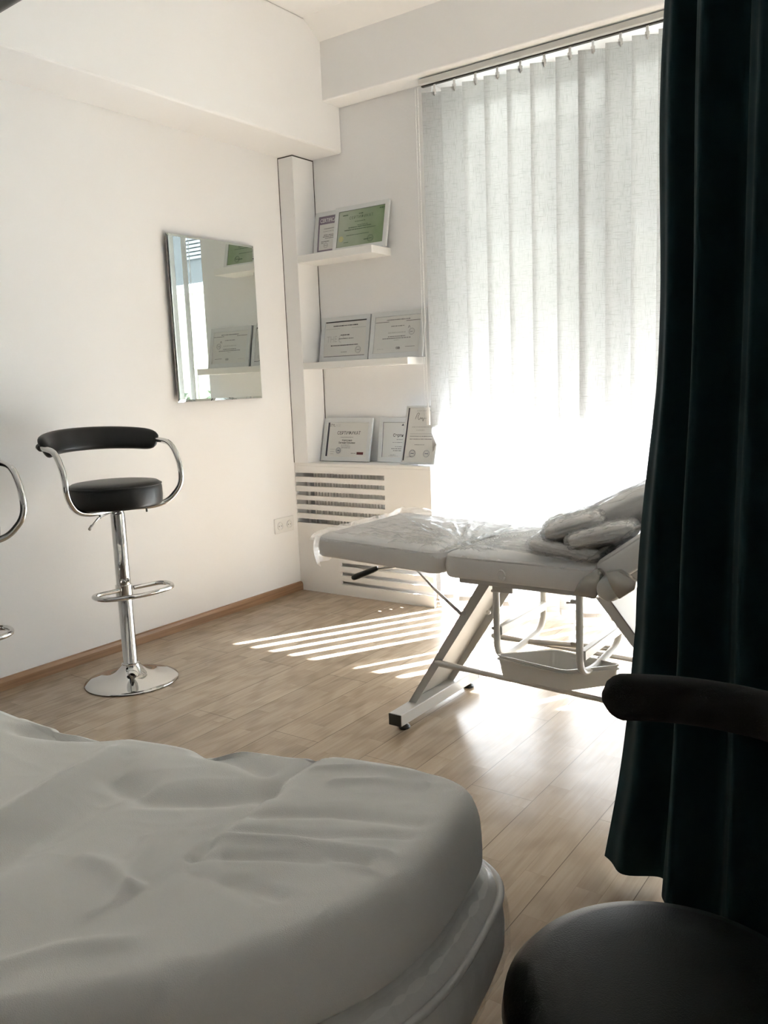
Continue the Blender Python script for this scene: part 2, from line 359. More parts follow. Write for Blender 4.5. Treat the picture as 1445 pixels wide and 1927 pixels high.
for i, (x, y, h) in enumerate([(1.9, 9.7, 1.5), (3.4, 9.8, 1.7), (4.9, 9.7, 1.4), (6.4, 9.8, 1.75), (7.9, 9.7, 1.45)]):
    t = thing('shrub', ['leafy green shrub at the far left end of the garden wall', 'tall green shrub second along the garden wall', 'low green shrub in the middle of the garden wall', 'broad green shrub fourth along the garden wall', 'small green shrub nearest the window end of the garden wall'][i], 'shrub', (x, y, -.04), group='shrubs along the garden wall')
    b = B()
    for k in range(1500):
        a, u = rs.random() * 2 * PI, rs.random() ** .5
        p = Vector((math.cos(a) * u * .6, math.sin(a) * u * .4, .1 + rs.random() * h * (1.1 - .5 * u)))
        d = Vector((rs.uniform(-1, 1), rs.uniform(-1, 1), rs.uniform(-.3, 1))).normalized() * .075; e = d.orthogonal().normalized() * .03
        v = [b.verts.new(p - d), b.verts.new(p + e), b.verts.new(p + d), b.verts.new(p - e)]; b.faces.new(v)
    f = obj('foliage', b, leaf, t); f['kind'] = 'stuff'
    b = B()
    for k in range(4): add_tube(b, [(0, 0, -.0), (rs.uniform(-.1, .1), rs.uniform(-.1, .1), h * .5), (rs.uniform(-.4, .4), rs.uniform(-.2, .2), h * .9)], .015, 6)
    obj('stem', b, mat('bark', (0.1, 0.07, 0.05), 0.9), t)

# ------------------------------------------------------------ vertical blind
bl = thing('vertical_blind', 'white sheer vertical slat blind hanging over the tall window', 'blind', (-1.05, 3.75, 2.60))
b = B(); add_box(b, -2.345, -.16, 3.725, 3.775, 2.606, 2.633, .003, 1)
obj('rail', b, alu, bl, local=False)['label'] = 'aluminium head rail'
b = B(); add_box(b, -2.335, -.17, 3.742, 3.758, 2.600, 2.606)
obj('rail_slot', b, gap_m, bl, local=False)
rs = random.Random(11)
x = -2.2635; i = 0
while x < -.22:  # blind stops behind the curtain so the bare glass beyond adds light
    ang = math.radians(29 + rs.uniform(-2.5, 2.5)); 
    if i == 6: ang = math.radians(24)
    ca, sa = math.cos(ang), math.sin(ang); w = .0635; zt = 2.566; zb = .035
    b = B(); nx, nz = 8, 40; G = []
    for a in range(nx + 1):
        row = []
        for c in range(nz + 1):
            s = -1 + 2 * a / nx; z = zb + (zt - zb) * c / nz
            bow = .0035 * (1 - s * s) + .004 * noise.noise(Vector((i * 3.1, z * 1.3, 0))) * (1 - c / nz * .8)
            tw = .05 * noise.noise(Vector((i * 7.7 + 2, z * .6, 5))) * (1 - c / nz)
            c2, s2 = math.cos(ang + tw), math.sin(ang + tw)
            row.append(b.verts.new((x + c2 * w * s + sa * bow, 3.75 + s2 * w * s - ca * bow, z)))
        G.append(row)
    for a in range(nx):
        for c in range(nz): b.faces.new((G[a][c], G[a + 1][c], G[a + 1][c + 1], G[a][c + 1]))
    sl = obj('slat', b, linen_m, bl, smooth=True, local=False)
    b = B(); add_box(b, x - .005, x + .005, 3.747, 3.753, zt - .02, 2.603); add_box(b, x - .009, x + .009, 3.746, 3.754, zt - .012, zt + .012)
    obj('hanger', b, pvc, sl, local=False)
    Mx = Matrix.Translation((x, 3.75, zb)) @ Matrix.Rotation(ang, 4, 'Z')
    b = B(); add_box(b, -.055, .055, -.003, .003, -.004, .024, M=Mx)
    obj('weight', b, pvc, sl, local=False)
    x += [.110, .116, .115, .117, .117, .122, .105, .122, .114, .112][i] if i < 10 else .1165
    i += 1
b = B()
for k in range(230):
    z = 2.59 - k * .007
    for dx, dy in ((0, 0), (.011, .004)):
        m = bmesh.ops.create_icosphere(b, subdivisions=1, radius=.0022, matrix=Matrix.Translation((-2.352 + dx, 3.712 + dy, z)))
obj('bead_chain', b, pvc, bl, smooth=True, local=False)
b = B(); add_tube(b, [(-2.352, 3.712, 2.59), (-2.352, 3.712, .98)], .0008, 6); add_tube(b, [(-2.333, 3.708, 2.59), (-2.331, 3.706, 1.6), (-2.328, 3.704, 1.04)], .0014, 6)
obj('cord', b, pvc, bl, local=False)
b = B(); add_box(b, -2.338, -2.319, 3.697, 3.711, .955, 1.045, .003, 2); add_tube(b, [(-2.328, 3.704, 1.07), (-2.328, 3.704, 1.04)], [.003, .006], 8)
obj('cord_weight', b, pvc, bl, smooth=True, angle=40, local=False)

# ------------------------------------------------------------ radiator and its cover
t = thing('radiator_cover', 'white slotted radiator cover box under the certificate shelves', 'radiator cover', (-2.75, 3.655, 0))
X0, X1, Y0 = WX + .001, -2.295, 3.655
b = B(); Yb = Y0 + .018
up = [(.689, .665), (.636, .612), (.583, .558), (.533, .507), (.478, .454), (.425, .401)]
lo = [(.187, .164), (.134, .112), (.082, .061)]
zc = .7282
for (za, zb) in up:
    add_box(b, X0, X1 if za == .689 else -2.5875, Y0, Yb, za, zc, 0); zc = zb
add_box(b, X0, -2.5875, Y0, Yb, .401 - .0, .401)
add_box(b, -2.5875, X1, Y0, Yb, .401, .689)
add_box(b, X0, X1, Y0, Yb, .187, .401)
add_box(b, X0, -2.913, Y0, Yb, 0, .187)
zc = .164
for (za, zb) in lo[1:] + [(0, 0)]:
    add_box(b, -2.913, X1, Y0, Yb, za, zc); zc = zb
bmesh.ops.remove_doubles(b, verts=b.verts, dist=1e-5)
obj('front_panel', b, lam_white, t, local=False)
obj('top_panel', bx(X0, X1, Y0, WY - .001, .7285, .746, .0015, 1), lam_white, t, local=False)
b = B(); add_box(b, X1 - .018, X1, Yb, WY - .001, .19, .728); add_box(b, X1 - .018, X1, Yb + .06, WY - .001, 0, .19)
obj('side_panel', b, lam_white, t, local=False)
r = thing('radiator', 'grey ribbed radiator standing behind the slots of the white cover', 'radiator', (-2.75, 3.76, .12))
b = B(); add_box(b, -3.16, -2.40, 3.752, 3.80, .22, .69, .004, 1)
xx = -3.15
while xx < -2.41: add_box(b, xx, xx + .012, 3.745, 3.754, .23, .68); xx += .022
obj('fins', b, rad_m, r, local=False)
b = B(); add_tube(b, [(-3.18, 3.77, .0), (-3.18, 3.77, .3), (-3.15, 3.77, .3)], .011, 10); add_tube(b, [(-3.195, 3.75, .0), (-3.195, 3.75, .64), (-3.15, 3.77, .64)], .011, 10)
obj('pipe', b, pvc, r, smooth=True, local=False)

# ------------------------------------------------------------ shelves
def shelf(x0, x1, z0, z1, label):
    t = thing('floating_shelf', label, 'shelf', ((x0 + x1) / 2, WY, z0), group='floating shelves by the window')
    obj('board', bx(x0, x1, 3.655, WY - .0005, z0, z1, .0015, 1), shelf_m, t, local=False)
shelf(-3.1095, -2.609, 1.843, 1.882, 'short white floating shelf, the upper one, under the green certificate')
shelf(-3.1095, -2.411, 1.269, 1.305, 'longer white floating shelf, the lower one, just above the radiator cover')

# ------------------------------------------------------------ certificates in frames
def txt(s, parent, x, y, size, m, align='CENTER', sx=1.0, bold=0.0, z=.0012, name='lettering', shear=0.0, spacing=1.0):
    cu = bpy.data.curves.new(name, 'FONT'); cu.body = s; cu.size = size; cu.align_x = align; cu.align_y = 'CENTER'
    cu.resolution_u = 3; cu.offset = bold; cu.shear = shear; cu.space_character = spacing
    o = bpy.data.objects.new(name, cu); C.objects.link(o)
    dg = bpy.context.evaluated_depsgraph_get(); me = bpy.data.meshes.new_from_object(o.evaluated_get(dg))
    bpy.data.objects.remove(o); bpy.data.curves.remove(cu)
    me.name = name; me.materials.clear(); me.materials.append(m)
    me.transform(Matrix.Translation((x, y, z)) @ Matrix.Diagonal((sx, 1, 1, 1)))
    o = bpy.data.objects.new(name, me); C.objects.link(o); o.parent = parent; return o
def dashes(bm, x0, x1, y, h, seed, fill=.8, z=.001):
    r = random.Random(seed); x = x0
    while x < x1:
        w = r.uniform(.004, .013); e = min(x + w, x1)
        hh = h * r.uniform(.7, 1)
        add_box(bm, x, e, y - hh / 2, y + hh / 2, z - .0008, z); x = e + (.002 if r.random() < fill else .004)
def seal(bm, x, y, r, z=.0012, w=.0011):
    add_tube(bm, [(x + r * math.cos(a * PI / 14), y + r * math.sin(a * PI / 14), z) for a in range(28)], w * .7, 5, closed=True)
    add_tube(bm, [(x + r * .68 * math.cos(a * PI / 10), y + r * .68 * math.sin(a * PI / 10), z) for a in range(20)], w * .35, 4, closed=True)
    dashes(bm, x - r * .5, x + r * .5, y, r * .3, int(r * 1e5))
def cert(x0, x1, z0, h, ybot, ytop, label, border=.026, paper=None, yaw=0):
    """frame leaning on the wall: local x right, y up the frame, z towards the room"""
    w = x1 - x0; tilt = math.asin(min(.9, max(0, (ytop - ybot) / h)))
    t = thing('certificate_frame', label, 'framed certificate', ((x0 + x1) / 2, ybot, z0 + .0115 * math.sin(tilt)), (PI / 2 - tilt, 0, yaw), group='framed certificates by the window')
    b = B(); H = h; T = .012
    add_box(b, -w / 2, -w / 2 + border, 0, H, -.010, .004, .002, 2); add_box(b, w / 2 - border, w / 2, 0, H, -.010, .004, .002, 2)
    add_box(b, -w / 2 + border - .002, w / 2 - border + .002, 0, border, -.0098, .0038, .0015, 1); add_box(b, -w / 2 + border - .002, w / 2 - border + .002, H - border, H, -.0098, .0038, .0015, 1)
    add_box(b, -w / 2 + .004, w / 2 - .004, .004, H - .004, -.0105, -.006)
    obj('frame', b, frame_m, t)
    p = obj('certificate', bx(-w / 2 + border, w / 2 - border, border, H - border, -.003, 0), paper or paper_m, t)
    return t, p, w, H
def lines(p, specs, m, name='printed_lines'):
    b = B()
    for (xa, xb, y, h, s) in specs: dashes(b, xa, xb, y, h, s)
    o = obj(name, b, m, p); return o
def bars(p, rects, m, name='printed_bar'):
    b = B()
    for (xa, xb, ya, yb) in rects: add_box(b, xa, xb, ya, yb, .0002, .0009)
    return obj(name, b, m, p)

# upper shelf: purple headed, then green in front of it
t, p, w, H = cert(-3.103, -2.79, 1.8822, .245, 3.785, 3.826, 'framed certificate with purple header, half hidden behind the green one')
bars(p, [(-w/2+.026, w/2-.026, H-.069, H-.026), (-w/2+.026, -w/2+.034, .026, H-.026), (-w/2+.026, w/2-.026, .026, .034)], purple_m)
txt('CERTIFICATE', p, -w/2+.036, H-.050, .030, white_ink, 'LEFT', bold=.0004, sx=.80)
lines(p, [(-.09, .09, .150, .003, 3), (-.095, .1, .135, .002, 4)], ink_grey)
lines(p, [(-.09, .08, .115, .003, 5), (-.095, .08, .106, .003, 6), (-.08, .08, .097, .003, 7), (-.105, -.05, .080, .003, 8), (-.105, -.09, .072, .003, 9)], ink)
b = B(); seal(b, -.072, .058, .014); obj('seal', b, ink_grey, p)
t, p, w, H = cert(-2.948, -2.59, 1.8822, .250, 3.758, 3.812, 'green framed certificate standing on the upper shelf', paper=green_m)
txt('СЕРТИФИКАТ', p, 0.0, H-.070, .021, ink_dgreen, spacing=1.15)
bars(p, [(w/2-.0275, w/2-.026, .026, H-.026), (-w/2+.026, -w/2+.0275, .026, H-.026), (-w/2+.026, w/2-.026, H-.0275, H-.026)], ink_dgreen, 'printed_border')
lines(p, [(-.125, -.09, H-.050, .006, 3), (-.017, .01, H-.051, .006, 4), (.118, .15, H-.040, .006, 5), (-.04, .03, H-.092, .003, 11), (-.08, .07, H-.122, .0045, 12), (-.105, .10, H-.134, .004, 13), (-.02, .05, H-.113, .003, 17), (-.09, .06, H-.163, .003, 14), (-.105, -.075, .050, .003, 15), (.03, .06, .053, .006, 16)], ink_dgreen)
b = B(); seal(b, .072, .055, .018, w=.0014); obj('seal', b, ink_dgreen, p)
b = B(); add_lathe(b, [(0, .0012), (.016, .0012), (.016, .0002)], 20, -.125, .072); obj('gold_sticker', b, yellow_m, p)

# middle shelf
t, p, w, H = cert(-3.090, -2.749, 1.3055, .250, 3.775, 3.824, 'framed certificate with thick black rule, left one on the lower floating shelf')
bars(p, [(-w/2+.030, w/2-.026, H-.032, H-.025), (-w/2+.030, w/2-.026, .026, .029)], ink)
lines(p, [(-.085, .085, H-.052, .006, 21), (-.03, .03, H-.105, .006, 22), (-.095, .095, .088, .005, 23)], ink)
bars(p, [(-w/2+.033, -.04, H-.068, H-.067), (.045, w/2-.03, H-.068, H-.067)], ink_grey, 'printed_rule')
txt('THE GYPSUM'[:3], p, -.09, .123, .05, ink_pale, sx=.8); lines(p, [(-.04, .06, .125, .006, 24), (-.02, .02, .05, .003, 25)], ink_grey, 'signature')
b = B(); seal(b, .098, .058, .018, w=.0013); obj('seal', b, ink_grey, p)
b = B(); add_tube(b, [(-.025 + .016 * math.cos(a * .4), .125 + .02 * math.sin(a * .4), .001) for a in range(13)], .0005, 4); obj('monogram', b, ink_grey, p)
t, p, w, H = cert(-2.738, -2.392, 1.3055, .252, 3.765, 3.818, 'framed certificate with round logo, right one on the lower floating shelf', border=.028)
bars(p, [(-w/2+.030, -.055, H-.058, H-.056), (.055, w/2-.028, H-.058, H-.056), (.06, .12, .056, .0575)], ink)
lines(p, [(-.07, .08, H-.047, .006, 31), (-.04, .045, H-.082, .005, 32), (-.055, .055, .115, .005, 34), (-.09, .09, .105, .005, 35)], ink_grey)
lines(p, [(-.055, .055, .135, .008, 33), (-.12, -.08, .05, .003, 36), (-.015, .015, .095, .004, 37)], ink_pale)
b = B(); seal(b, .095, .135, .017, w=.0013); add_tube(b, [(.07, .155, .001), (.078, .168, .001), (.083, .156, .001)], .0012, 5); seal(b, .008, .052, .006); seal(b, .020, .052, .006); obj('logo', b, ink_grey, p)

# on the radiator cover
t, p, w, H = cert(-3.098, -2.757, .7465, .248, 3.755, 3.815, 'framed certificate with dark side stripe, leftmost on the radiator cover')
bars(p, [(-w/2+.029, -w/2+.040, .028, H-.024)], ink_dark)
txt('STYL', p, -w/2+.042, H-.043, .022, ink, 'LEFT', sx=.8); txt('AGE', p, -w/2+.084, H-.043, .022, ink_pale, 'LEFT', sx=.8)
txt('СЕРТИФИКАТ', p, .012, H-.087, .026, ink, bold=.0002, sx=.92)
lines(p, [(-.045, .045, H-.110, .003, 41), (-.035, .025, .093, .003, 44), (-.035, .03, .085, .003, 45), (-.03, .03, .077, .003, 46), (-.11, -.075, .068, .002, 47), (-.11, -.078, .055, .002, 48), (-.11, -.085, .042, .002, 49)], ink_grey)
txt('Корпучина', p, .004, H-.128, .0135, ink, bold=.0003); txt('Евгения Юрьевна', p, .004, H-.142, .0135, ink, bold=.0003)
bars(p, [(.08, .125, .040, .054)], ink_maroon, 'printed_stamp'); lines(p, [(.04, .072, .047, .004, 50)], ink_grey, 'caption')
b = B(); seal(b, -.052, .062, .016, w=.0014); obj('seal', b, ink_seal, p); txt(')', p, -.052, .062, .016, ink)
t, p, w, H = cert(-2.722, -2.39, .7465, .244, 3.790, 3.827, 'framed certificate half hidden behind the tall portrait one on the radiator cover')
bars(p, [(-w/2+.026, -w/2+.0285, .026, H-.026), (-w/2+.026, w/2-.026, H-.0275, H-.026)], ink, 'printed_border')
txt('Сертификат', p, -.070, H-.098, .023, ink, 'LEFT', bold=.0004)
lines(p, [(-.045, .04, H-.120, .004, 61), (-.072, .05, H-.136, .003, 62)], ink_grey)
lines(p, [(-.055, .06, .085, .004, 63), (-.078, .07, .074, .005, 64), (-.066, .06, .063, .005, 65), (-.085, -.05, .040, .003, 66), (-.095, -.035, .034, .002, 67)], ink_grey, 'body_lines')
b = B(); add_prism(b, [(.0, 0), (.016, 0), (.010, .012), (.006, .006)], Matrix.Translation((-.018, H-.045, .0003)) @ Matrix.Diagonal((1, 1, .0006, 1))); add_prism(b, [(.018, 0), (.028, .014), (.026, .003)], Matrix.Translation((-.022, H-.066, .0003)) @ Matrix.Diagonal((1, 1, .0006, 1))); obj('logo', b, ink_dark, p)
t, p, w, H = cert(-2.513, -2.298, .7465, .315, 3.700, 3.790, 'tall portrait framed certificate beside the blind on the radiator cover', border=.012)
bars(p, [(-w/2+.014, -w/2+.021, .020, H-.012)], ink_dark, 'printed_stripe')
txt('СЕРТИФИКАТ', p, .01, H-.028, .010, ink_grey, spacing=1.6)
b = B(); pts = [(-.045, 0), (-.035, .03), (-.022, .028), (-.03, .012), (-.022, -.004), (-.012, .008), (-.008, .0), (0, .006), (.004, -.012), (.01, .004), (.022, .002), (.03, .010), (.036, .0)]
add_tube(b, [(x + .0, y + H - .072, .001) for x, y, _ in catmull([(a, c, 0) for a, c in pts], 5)], .0008, 4); obj('signature', b, ink, p)
lines(p, [(-.06, .07, H-.115, .006, 71), (-.03, .02, H-.132, .005, 72)], ink_pale, 'name_lines')
lines(p, [(-.065, .08, H-.165, .004, 73), (-.065, .08, H-.180, .004, 74), (-.03, .03, .105, .003, 75)], ink_grey)
bars(p, [(-.065, .08, H-.152, H-.1508)], ink_grey, 'printed_rule')
b = B(); seal(b, -.038, .058, .018, w=.0013); seal(b, .05, .058, .018, w=.0011); obj('seal', b, ink_seal, p)

# ------------------------------------------------------------ mirror and socket on the left wall
t = thing('wall_mirror', 'rectangular mirror without a frame hanging on the left wall', 'mirror', (WX, 3.1, 1.52))
mm = bpy.data.materials.new('mirror_silver'); mm.use_nodes = True; nb = mm.node_tree.nodes['Principled BSDF']
nt = mm.node_tree; n = nt.nodes.new('ShaderNodeTexNoise'); n.inputs['Scale'].default_value = 4; mr = nt.nodes.new('ShaderNodeMapRange'); mr.inputs[3].default_value = 0.0; mr.inputs[4].default_value = 0.012
nt.links.new(n.outputs['Fac'], mr.inputs[0]); nt.links.new(mr.outputs[0], nb.inputs['Roughness']); nb.inputs['Metallic'].default_value = 1; nb.inputs['Base Color'].default_value = (0.80, 0.84, 0.80, 1)
b = B(); ya, yb_, za, zb_ = 2.805, 3.394, 1.124, 1.917; e = .011
o4 = [b.verts.new((-3.1885, y, z)) for y, z in ((ya, za), (yb_, za), (yb_, zb_), (ya, zb_))]
i4 = [b.verts.new((-3.1865, y, z)) for y, z in ((ya + e, za + e), (yb_ - e, za + e), (yb_ - e, zb_ - e), (ya + e, zb_ - e))]
k4 = [b.verts.new((-3.1905, y, z)) for y, z in ((ya, za), (yb_, za), (yb_, zb_), (ya, zb_))]
b.faces.new(i4); b.faces.new(list(reversed(k4)))
for k in range(4):
    b.faces.new((o4[k], o4[(k + 1) % 4], i4[(k + 1) % 4], i4[k])); b.faces.new((k4[k], k4[(k + 1) % 4], o4[(k + 1) % 4], o4[k]))
bmesh.ops.recalc_face_normals(b, faces=b.faces)
obj('glass', b, mm, t, local=False)
b = B()
for y in (2.95, 3.25):
    for z in (1.25, 1.8): add_box(b, WX, -3.1905, y - .02, y + .02, z - .02, z + .02)
obj('mount', b, mat('mount_grey', (0.3, 0.3, 0.3), 0.6), t, local=False)

t = thing('wall_socket', 'double white wall socket low on the left wall beside the radiator cover', 'socket', (WX, 3.535, .402))
obj('plate', bx(WX, WX + .009, 3.455, 3.615, .361, .447, .003, 2), pvc, t, local=False)
for y in (3.497, 3.574):
    b = B(); add_lathe(b, [(0, .0098), (.017, .0098), (.0185, .0145), (.0225, .0145), (.024, .009)], 28); b.transform(Matrix.Translation((WX, y, .402)) @ Matrix.Rotation(PI / 2, 4, 'Y'))
    s = obj('outlet', b, pvc, t, smooth=True, angle=40, local=False)
    b = B()
    for d in (-.009, .009): add_tube(b, [(WX + .0095, y + d, .402), (WX + .0102, y + d, .402)], .0028, 10)
    obj('pin_hole', b, blackpl, s, local=False)

# ------------------------------------------------------------ bar stools
def make_stool():
    t = thing('bar_stool', '', 'bar stool', (0, 0, 0), group='chrome and black bar stools by the left wall')
    b = B(); prof = [(0, .001), (.186, .001), (.1885, .004), (.187, .007), (.17, .0115), (.14, .0165), (.11, .022), (.085, .030), (.062, .043), (.047, .058), (.038, .068), (.036, .074), (0, .074)]
    obj('base', add_lathe(b, prof, 64), chrome, t, smooth=True, angle=50)
    b = B(); add_lathe(b, [(.0, .07), (.034, .07), (.034, .078), (.030, .080), (.0285, .082), (.0285, .43), (.0, .43)], 32)
    low = obj('column', b, chrome, t, smooth=True, angle=40)
    b = B(); add_lathe(b, [(0, .43), (.0285, .43), (.0285, .70), (.024, .712), (.05, .716), (.05, .722), (0, .722)], 32)
    obj('sleeve', b, chrome, t, smooth=True, angle=40)
    # foot ring : clamp + D-shaped tube
    b = B(); add_lathe(b, [(.028, .36), (.0335, .362), (.0335, .408), (.028, .41)], 28)
    ring = [(0.0, -.034, .385)]
    pts = round_path([(.02, -.032, .392), (.035, -.165, .395), (.15, -.150, .395), (.192, 0, .395), (.15, .150, .395), (.035, .165, .395), (.02, .032, .392)], .11, 10)
    add_tube(b, pts, .0095, 12)
    obj('footrest', b, chrome, t, smooth=True, angle=50)
    # seat
    b = B(); add_lathe(b, [(0, .731), (.160, .731), (.175, .734), (.181, .745), (.183, .77), (.182, .802), (.178, .820), (.166, .828), (.13, .8325), (.07, .834), (0, .8345)], 64)
    st = obj('seat', b, leather, t, smooth=True, angle=60)
    b = B(); add_tube(b, [(.1805 * math.cos(a * PI / 32), .1805 * math.sin(a * PI / 32), .8165) for a in range(64)], .0022, 6, closed=True)
    obj('seam', b, leather, st, smooth=True)
    # arms: one bent tube each side
    for s in (-1, 1):
        pts = round_path([(.03, s * .03, .7245), (.06, s * .13, .7215), (.07, s * .195, .735), (.10, s * .243, .80), (.10, s * .243, .88), (.04, s * .244, .970), (-.12, s * .238, .985)], .085, 8)
        b = B(); add_tube(b, pts, .0115, 14, flat=(1, 1))
        obj('arm', b, chrome, t, smooth=True, angle=60)
        b = B(); add_tube(b, [(-.095, s * .243, .981), (-.12, s * .239, .985)], .0135, 12)
        obj('arm_ferrule', b, blackpl, t, smooth=True, angle=50)
        b = B(); add_tube(b, [(.055, s * .10, .70), (.055, s * .10, .724)], .004, 8)
        obj('screw', b, blackpl, t)
    # curved back pad: wide in the middle, narrowing at the ends, leaning outward
    b = B(); n = 44; m_ = 20; rings = []
    for i in range(n + 1):
        u = -1 + 2 * i / n; a = PI + u * math.radians(71)
        R0 = .245; endf = (1 - abs(u) ** 16)
        hh = .050 * (0.55 + .45 * endf) * (1 - .10 * u * u); th = .020 * max(.35, endf ** .5)
        cxp = Vector((.012 + R0 * math.cos(a), R0 * 1.02 * math.sin(a), .978 + .020 * (1 - u * u)))
        out = Vector((math.cos(a), math.sin(a), 0)); upv = (Vector((0, 0, 1)) * .90 + out * .43).normalized(); nn = (out - upv * out.dot(upv)).normalized()
        row = []
        for k in range(m_):
            ph = 2 * PI * k / m_; cx_, sx_ = math.cos(ph), math.sin(ph)
            px = abs(cx_) ** .6 * math.copysign(1, cx_); py = abs(sx_) ** .75 * math.copysign(1, sx_)
            row.append(b.verts.new(cxp + upv * hh * px + nn * th * py))
        rings.append(row)
    for i in range(n):
        for k in range(m_): b.faces.new((rings[i][k], rings[i][(k + 1) % m_], rings[i + 1][(k + 1) % m_], rings[i + 1][k]))
    b.faces.new(rings[0]); b.faces.new(list(reversed(rings[-1]))); bmesh.ops.recalc_face_normals(b, faces=b.faces)
    obj('backrest', b, leather, t, smooth=True, angle=70)
    b = B(); add_tube(b, [(.02, -.03, .715), (.06, -.11, .703), (.085, -.155, .675)], .0038, 8); add_tube(b, [(.080, -.147, .681), (.090, -.163, .668)], .0055, 8)
    obj('lift_lever', b, steel, t, smooth=True)
    return t
s1 = make_stool(); s1.location = (-2.825, 2.125, 0); s1.rotation_euler = (0, 0, math.radians(-11))
s1['label'] = 'chrome and black bar stool fully in view against the left wall below the mirror'
s2 = copy_tree(s1); s2.location = (-2.80, 1.40, 0); s2.rotation_euler = (0, 0, math.radians(-9))
s2['label'] = 'second bar stool, cut off at the left edge of the view beside the first'
for ch in s2.children:      # set a notch lower on its gas lift
    if ch.name.split('.')[0] in ('seat', 'arm', 'arm_ferrule', 'screw', 'backrest', 'lift_lever', 'sleeve'): ch.location.z = -.025

# ------------------------------------------------------------ treatment couch by the window
CX = -1.2
co = thing('treatment_couch', 'pale grey folding treatment couch wrapped in clear plastic by the window', 'treatment couch', (CX, 2.54, 0))
def cushion_bm(x0, x1, y0, y1, z0, z1, r=.022, crown=.006, M=None, nx=40, ny=30):
    b = B(); hx, hy = (x1 - x0) / 2, (y1 - y0) / 2; rc = .045
    def edge(n):
        pts = []
        for cxs, cys, a0 in ((1, 1, 0), (-1, 1, 90), (-1, -1, 180), (1, -1, 270)):
            for k in range(9):
                a = math.radians(a0 + k * 90 / 8); pts.append((cxs * (hx - rc) + rc * math.cos(a), cys * (hy - rc) + rc * math.sin(a)))
        return pts
    base = []
    E = edge(0)
    # densify straight stretches
    for i in range(len(E)):
        a, c = Vector((*E[i], 0)), Vector((*E[(i + 1) % len(E)], 0)); d = (c - a).length; k = max(1, int(d / .03))
        for q in range(k): base.append(a.lerp(c, q / k))
    prof = [(.0, z0)] + [(1, z0)]
    rings = []
    def ring(off, z, scale=1.0):
        row = []
        for p in base:
            l = p.length; d = Vector((p.x, p.y, 0))
            q = Vector((max(-hx, min(hx, p.x)) * scale, max(-hy, min(hy, p.y)) * scale, 0))
            nrm = Vector((p.x / hx if abs(p.x) > hx - rc - 1e-6 else 0, p.y / hy if abs(p.y) > hy - rc - 1e-6 else 0, 0))
            nrm = nrm.normalized() if nrm.length > 0 else nrm
            q -= nrm * off
            row.append(b.verts.new(((x0 + x1) / 2 + q.x, (y0 + y1) / 2 + q.y, z)))
        rings.append(row)
    for s in (.25, .6, .9): ring(0, z0, s)
    rb = .012
    for k in range(4): a = k / 3 * PI / 2; ring(rb * (1 - math.sin(a)), z0 + rb * (1 - math.cos(a)))
    ring(-.003, (z0 + z1) / 2)
    for k in range(5): a = k / 4 * PI / 2; ring(r * (1 - math.cos(a)), z1 - r + r * math.sin(a))
    for s in (.93, .8, .6, .4, .2): 
        ring(r * .5, z1 + crown * (1 - s * s), s)
    for i in range(len(rings) - 1):
        A, Bq = rings[i], rings[i + 1]; n = len(A)
        for k in range(n): b.faces.new((A[k], A[(k + 1) % n], Bq[(k + 1) % n], Bq[k]))
    b.faces.new(list(reversed(rings[0]))); b.faces.new(rings[-1])
    if M is not None: b.transform(M)
    return b, base
def piping(x0, x1, y0, y1, z, M=None, r=.0042, rc=.045, inset=.006):
    hx, hy = (x1 - x0) / 2 - inset, (y1 - y0) / 2 - inset; P = []
    for cxs, cys, a0 in ((1, 1, 0), (-1, 1, 90), (-1, -1, 180), (1, -1, 270)):
        for k in range(7):
            a = math.radians(a0 + k * 15); P.append(Vector(((x0 + x1) / 2 + cxs * (hx - rc) + rc * math.cos(a), (y0 + y1) / 2 + cys * (hy - rc) + rc * math.sin(a), z)))
    b = B(); add_tube(b, P, r, 8, closed=True)
    if M is not None: b.transform(M)
    return b
def sheet_grid(fn, nu, nv):
    b = B(); G = [[b.verts.new(fn(i / nu, j / nv)) for j in range(nv + 1)] for i in range(nu + 1)]
    for i in range(nu):
        for j in range(nv): b.faces.new((G[i][j], G[i + 1][j], G[i + 1][j + 1], G[i][j + 1]))
    return b
def crinkle(x, y, sd=0.0, amp=1.0):
    a = noise.noise(Vector((x * 14, y * 14, sd))); c = noise.noise(Vector((x * 34, y * 30, sd + 4)))
    d = noise.noise(Vector((x * 70, y * 60, sd + 9)))
    return amp * (.007 * (1 - abs(a) * 2.2) + .0022 * (1 - abs(c) * 2))
YA, YB = 2.262, 2.835
# leg section tilts up slightly to its free end
ML = Matrix.Translation((-1.395, 0, .56)) @ Matrix.Rotation(math.radians(2.2), 4, 'Y') @ Matrix.Translation((1.395, 0, -.56))
b, _ = cushion_bm(-1.918, -1.397, YA, YB, .560, .636, M=ML); c1 = obj('leg_cushion', b, vinyl, co, smooth=True, angle=60, local=False)
obj('piping', piping(-1.918, -1.397, YA, YB, .627, ML), vinyl, c1, smooth=True, local=False)
b, _ = cushion_bm(-1.391, -.862, YA, YB, .556, .634); c2 = obj('seat_cushion', b, vinyl, co, smooth=True, angle=60, local=False)
obj('piping', piping(-1.391, -.862, YA, YB, .625), vinyl, c2, smooth=True, local=False)
b = B(); add_tube(b, [(-1.175 + .012 * math.cos(a * .5), YA - .003, .583 + .016 * math.sin(a * .5)) for a in range(13)], .003, 6); obj('pull_tab', b, vinyl, c2, smooth=True, local=False)
MBK = Matrix.Translation((-.875, 0, .585)) @ Matrix.Rotation(math.radians(-36), 4, 'Y') @ Matrix.Translation((.875, 0, -.585))
b, _ = cushion_bm(-.860, -.13, YA, YB, .560, .640, M=MBK); c3 = obj('back_cushion', b, vinyl, co, smooth=True, angle=60, local=False)
obj('piping', piping(-.860, -.13, YA, YB, .631, MBK), vinyl, c3, smooth=True, local=False)
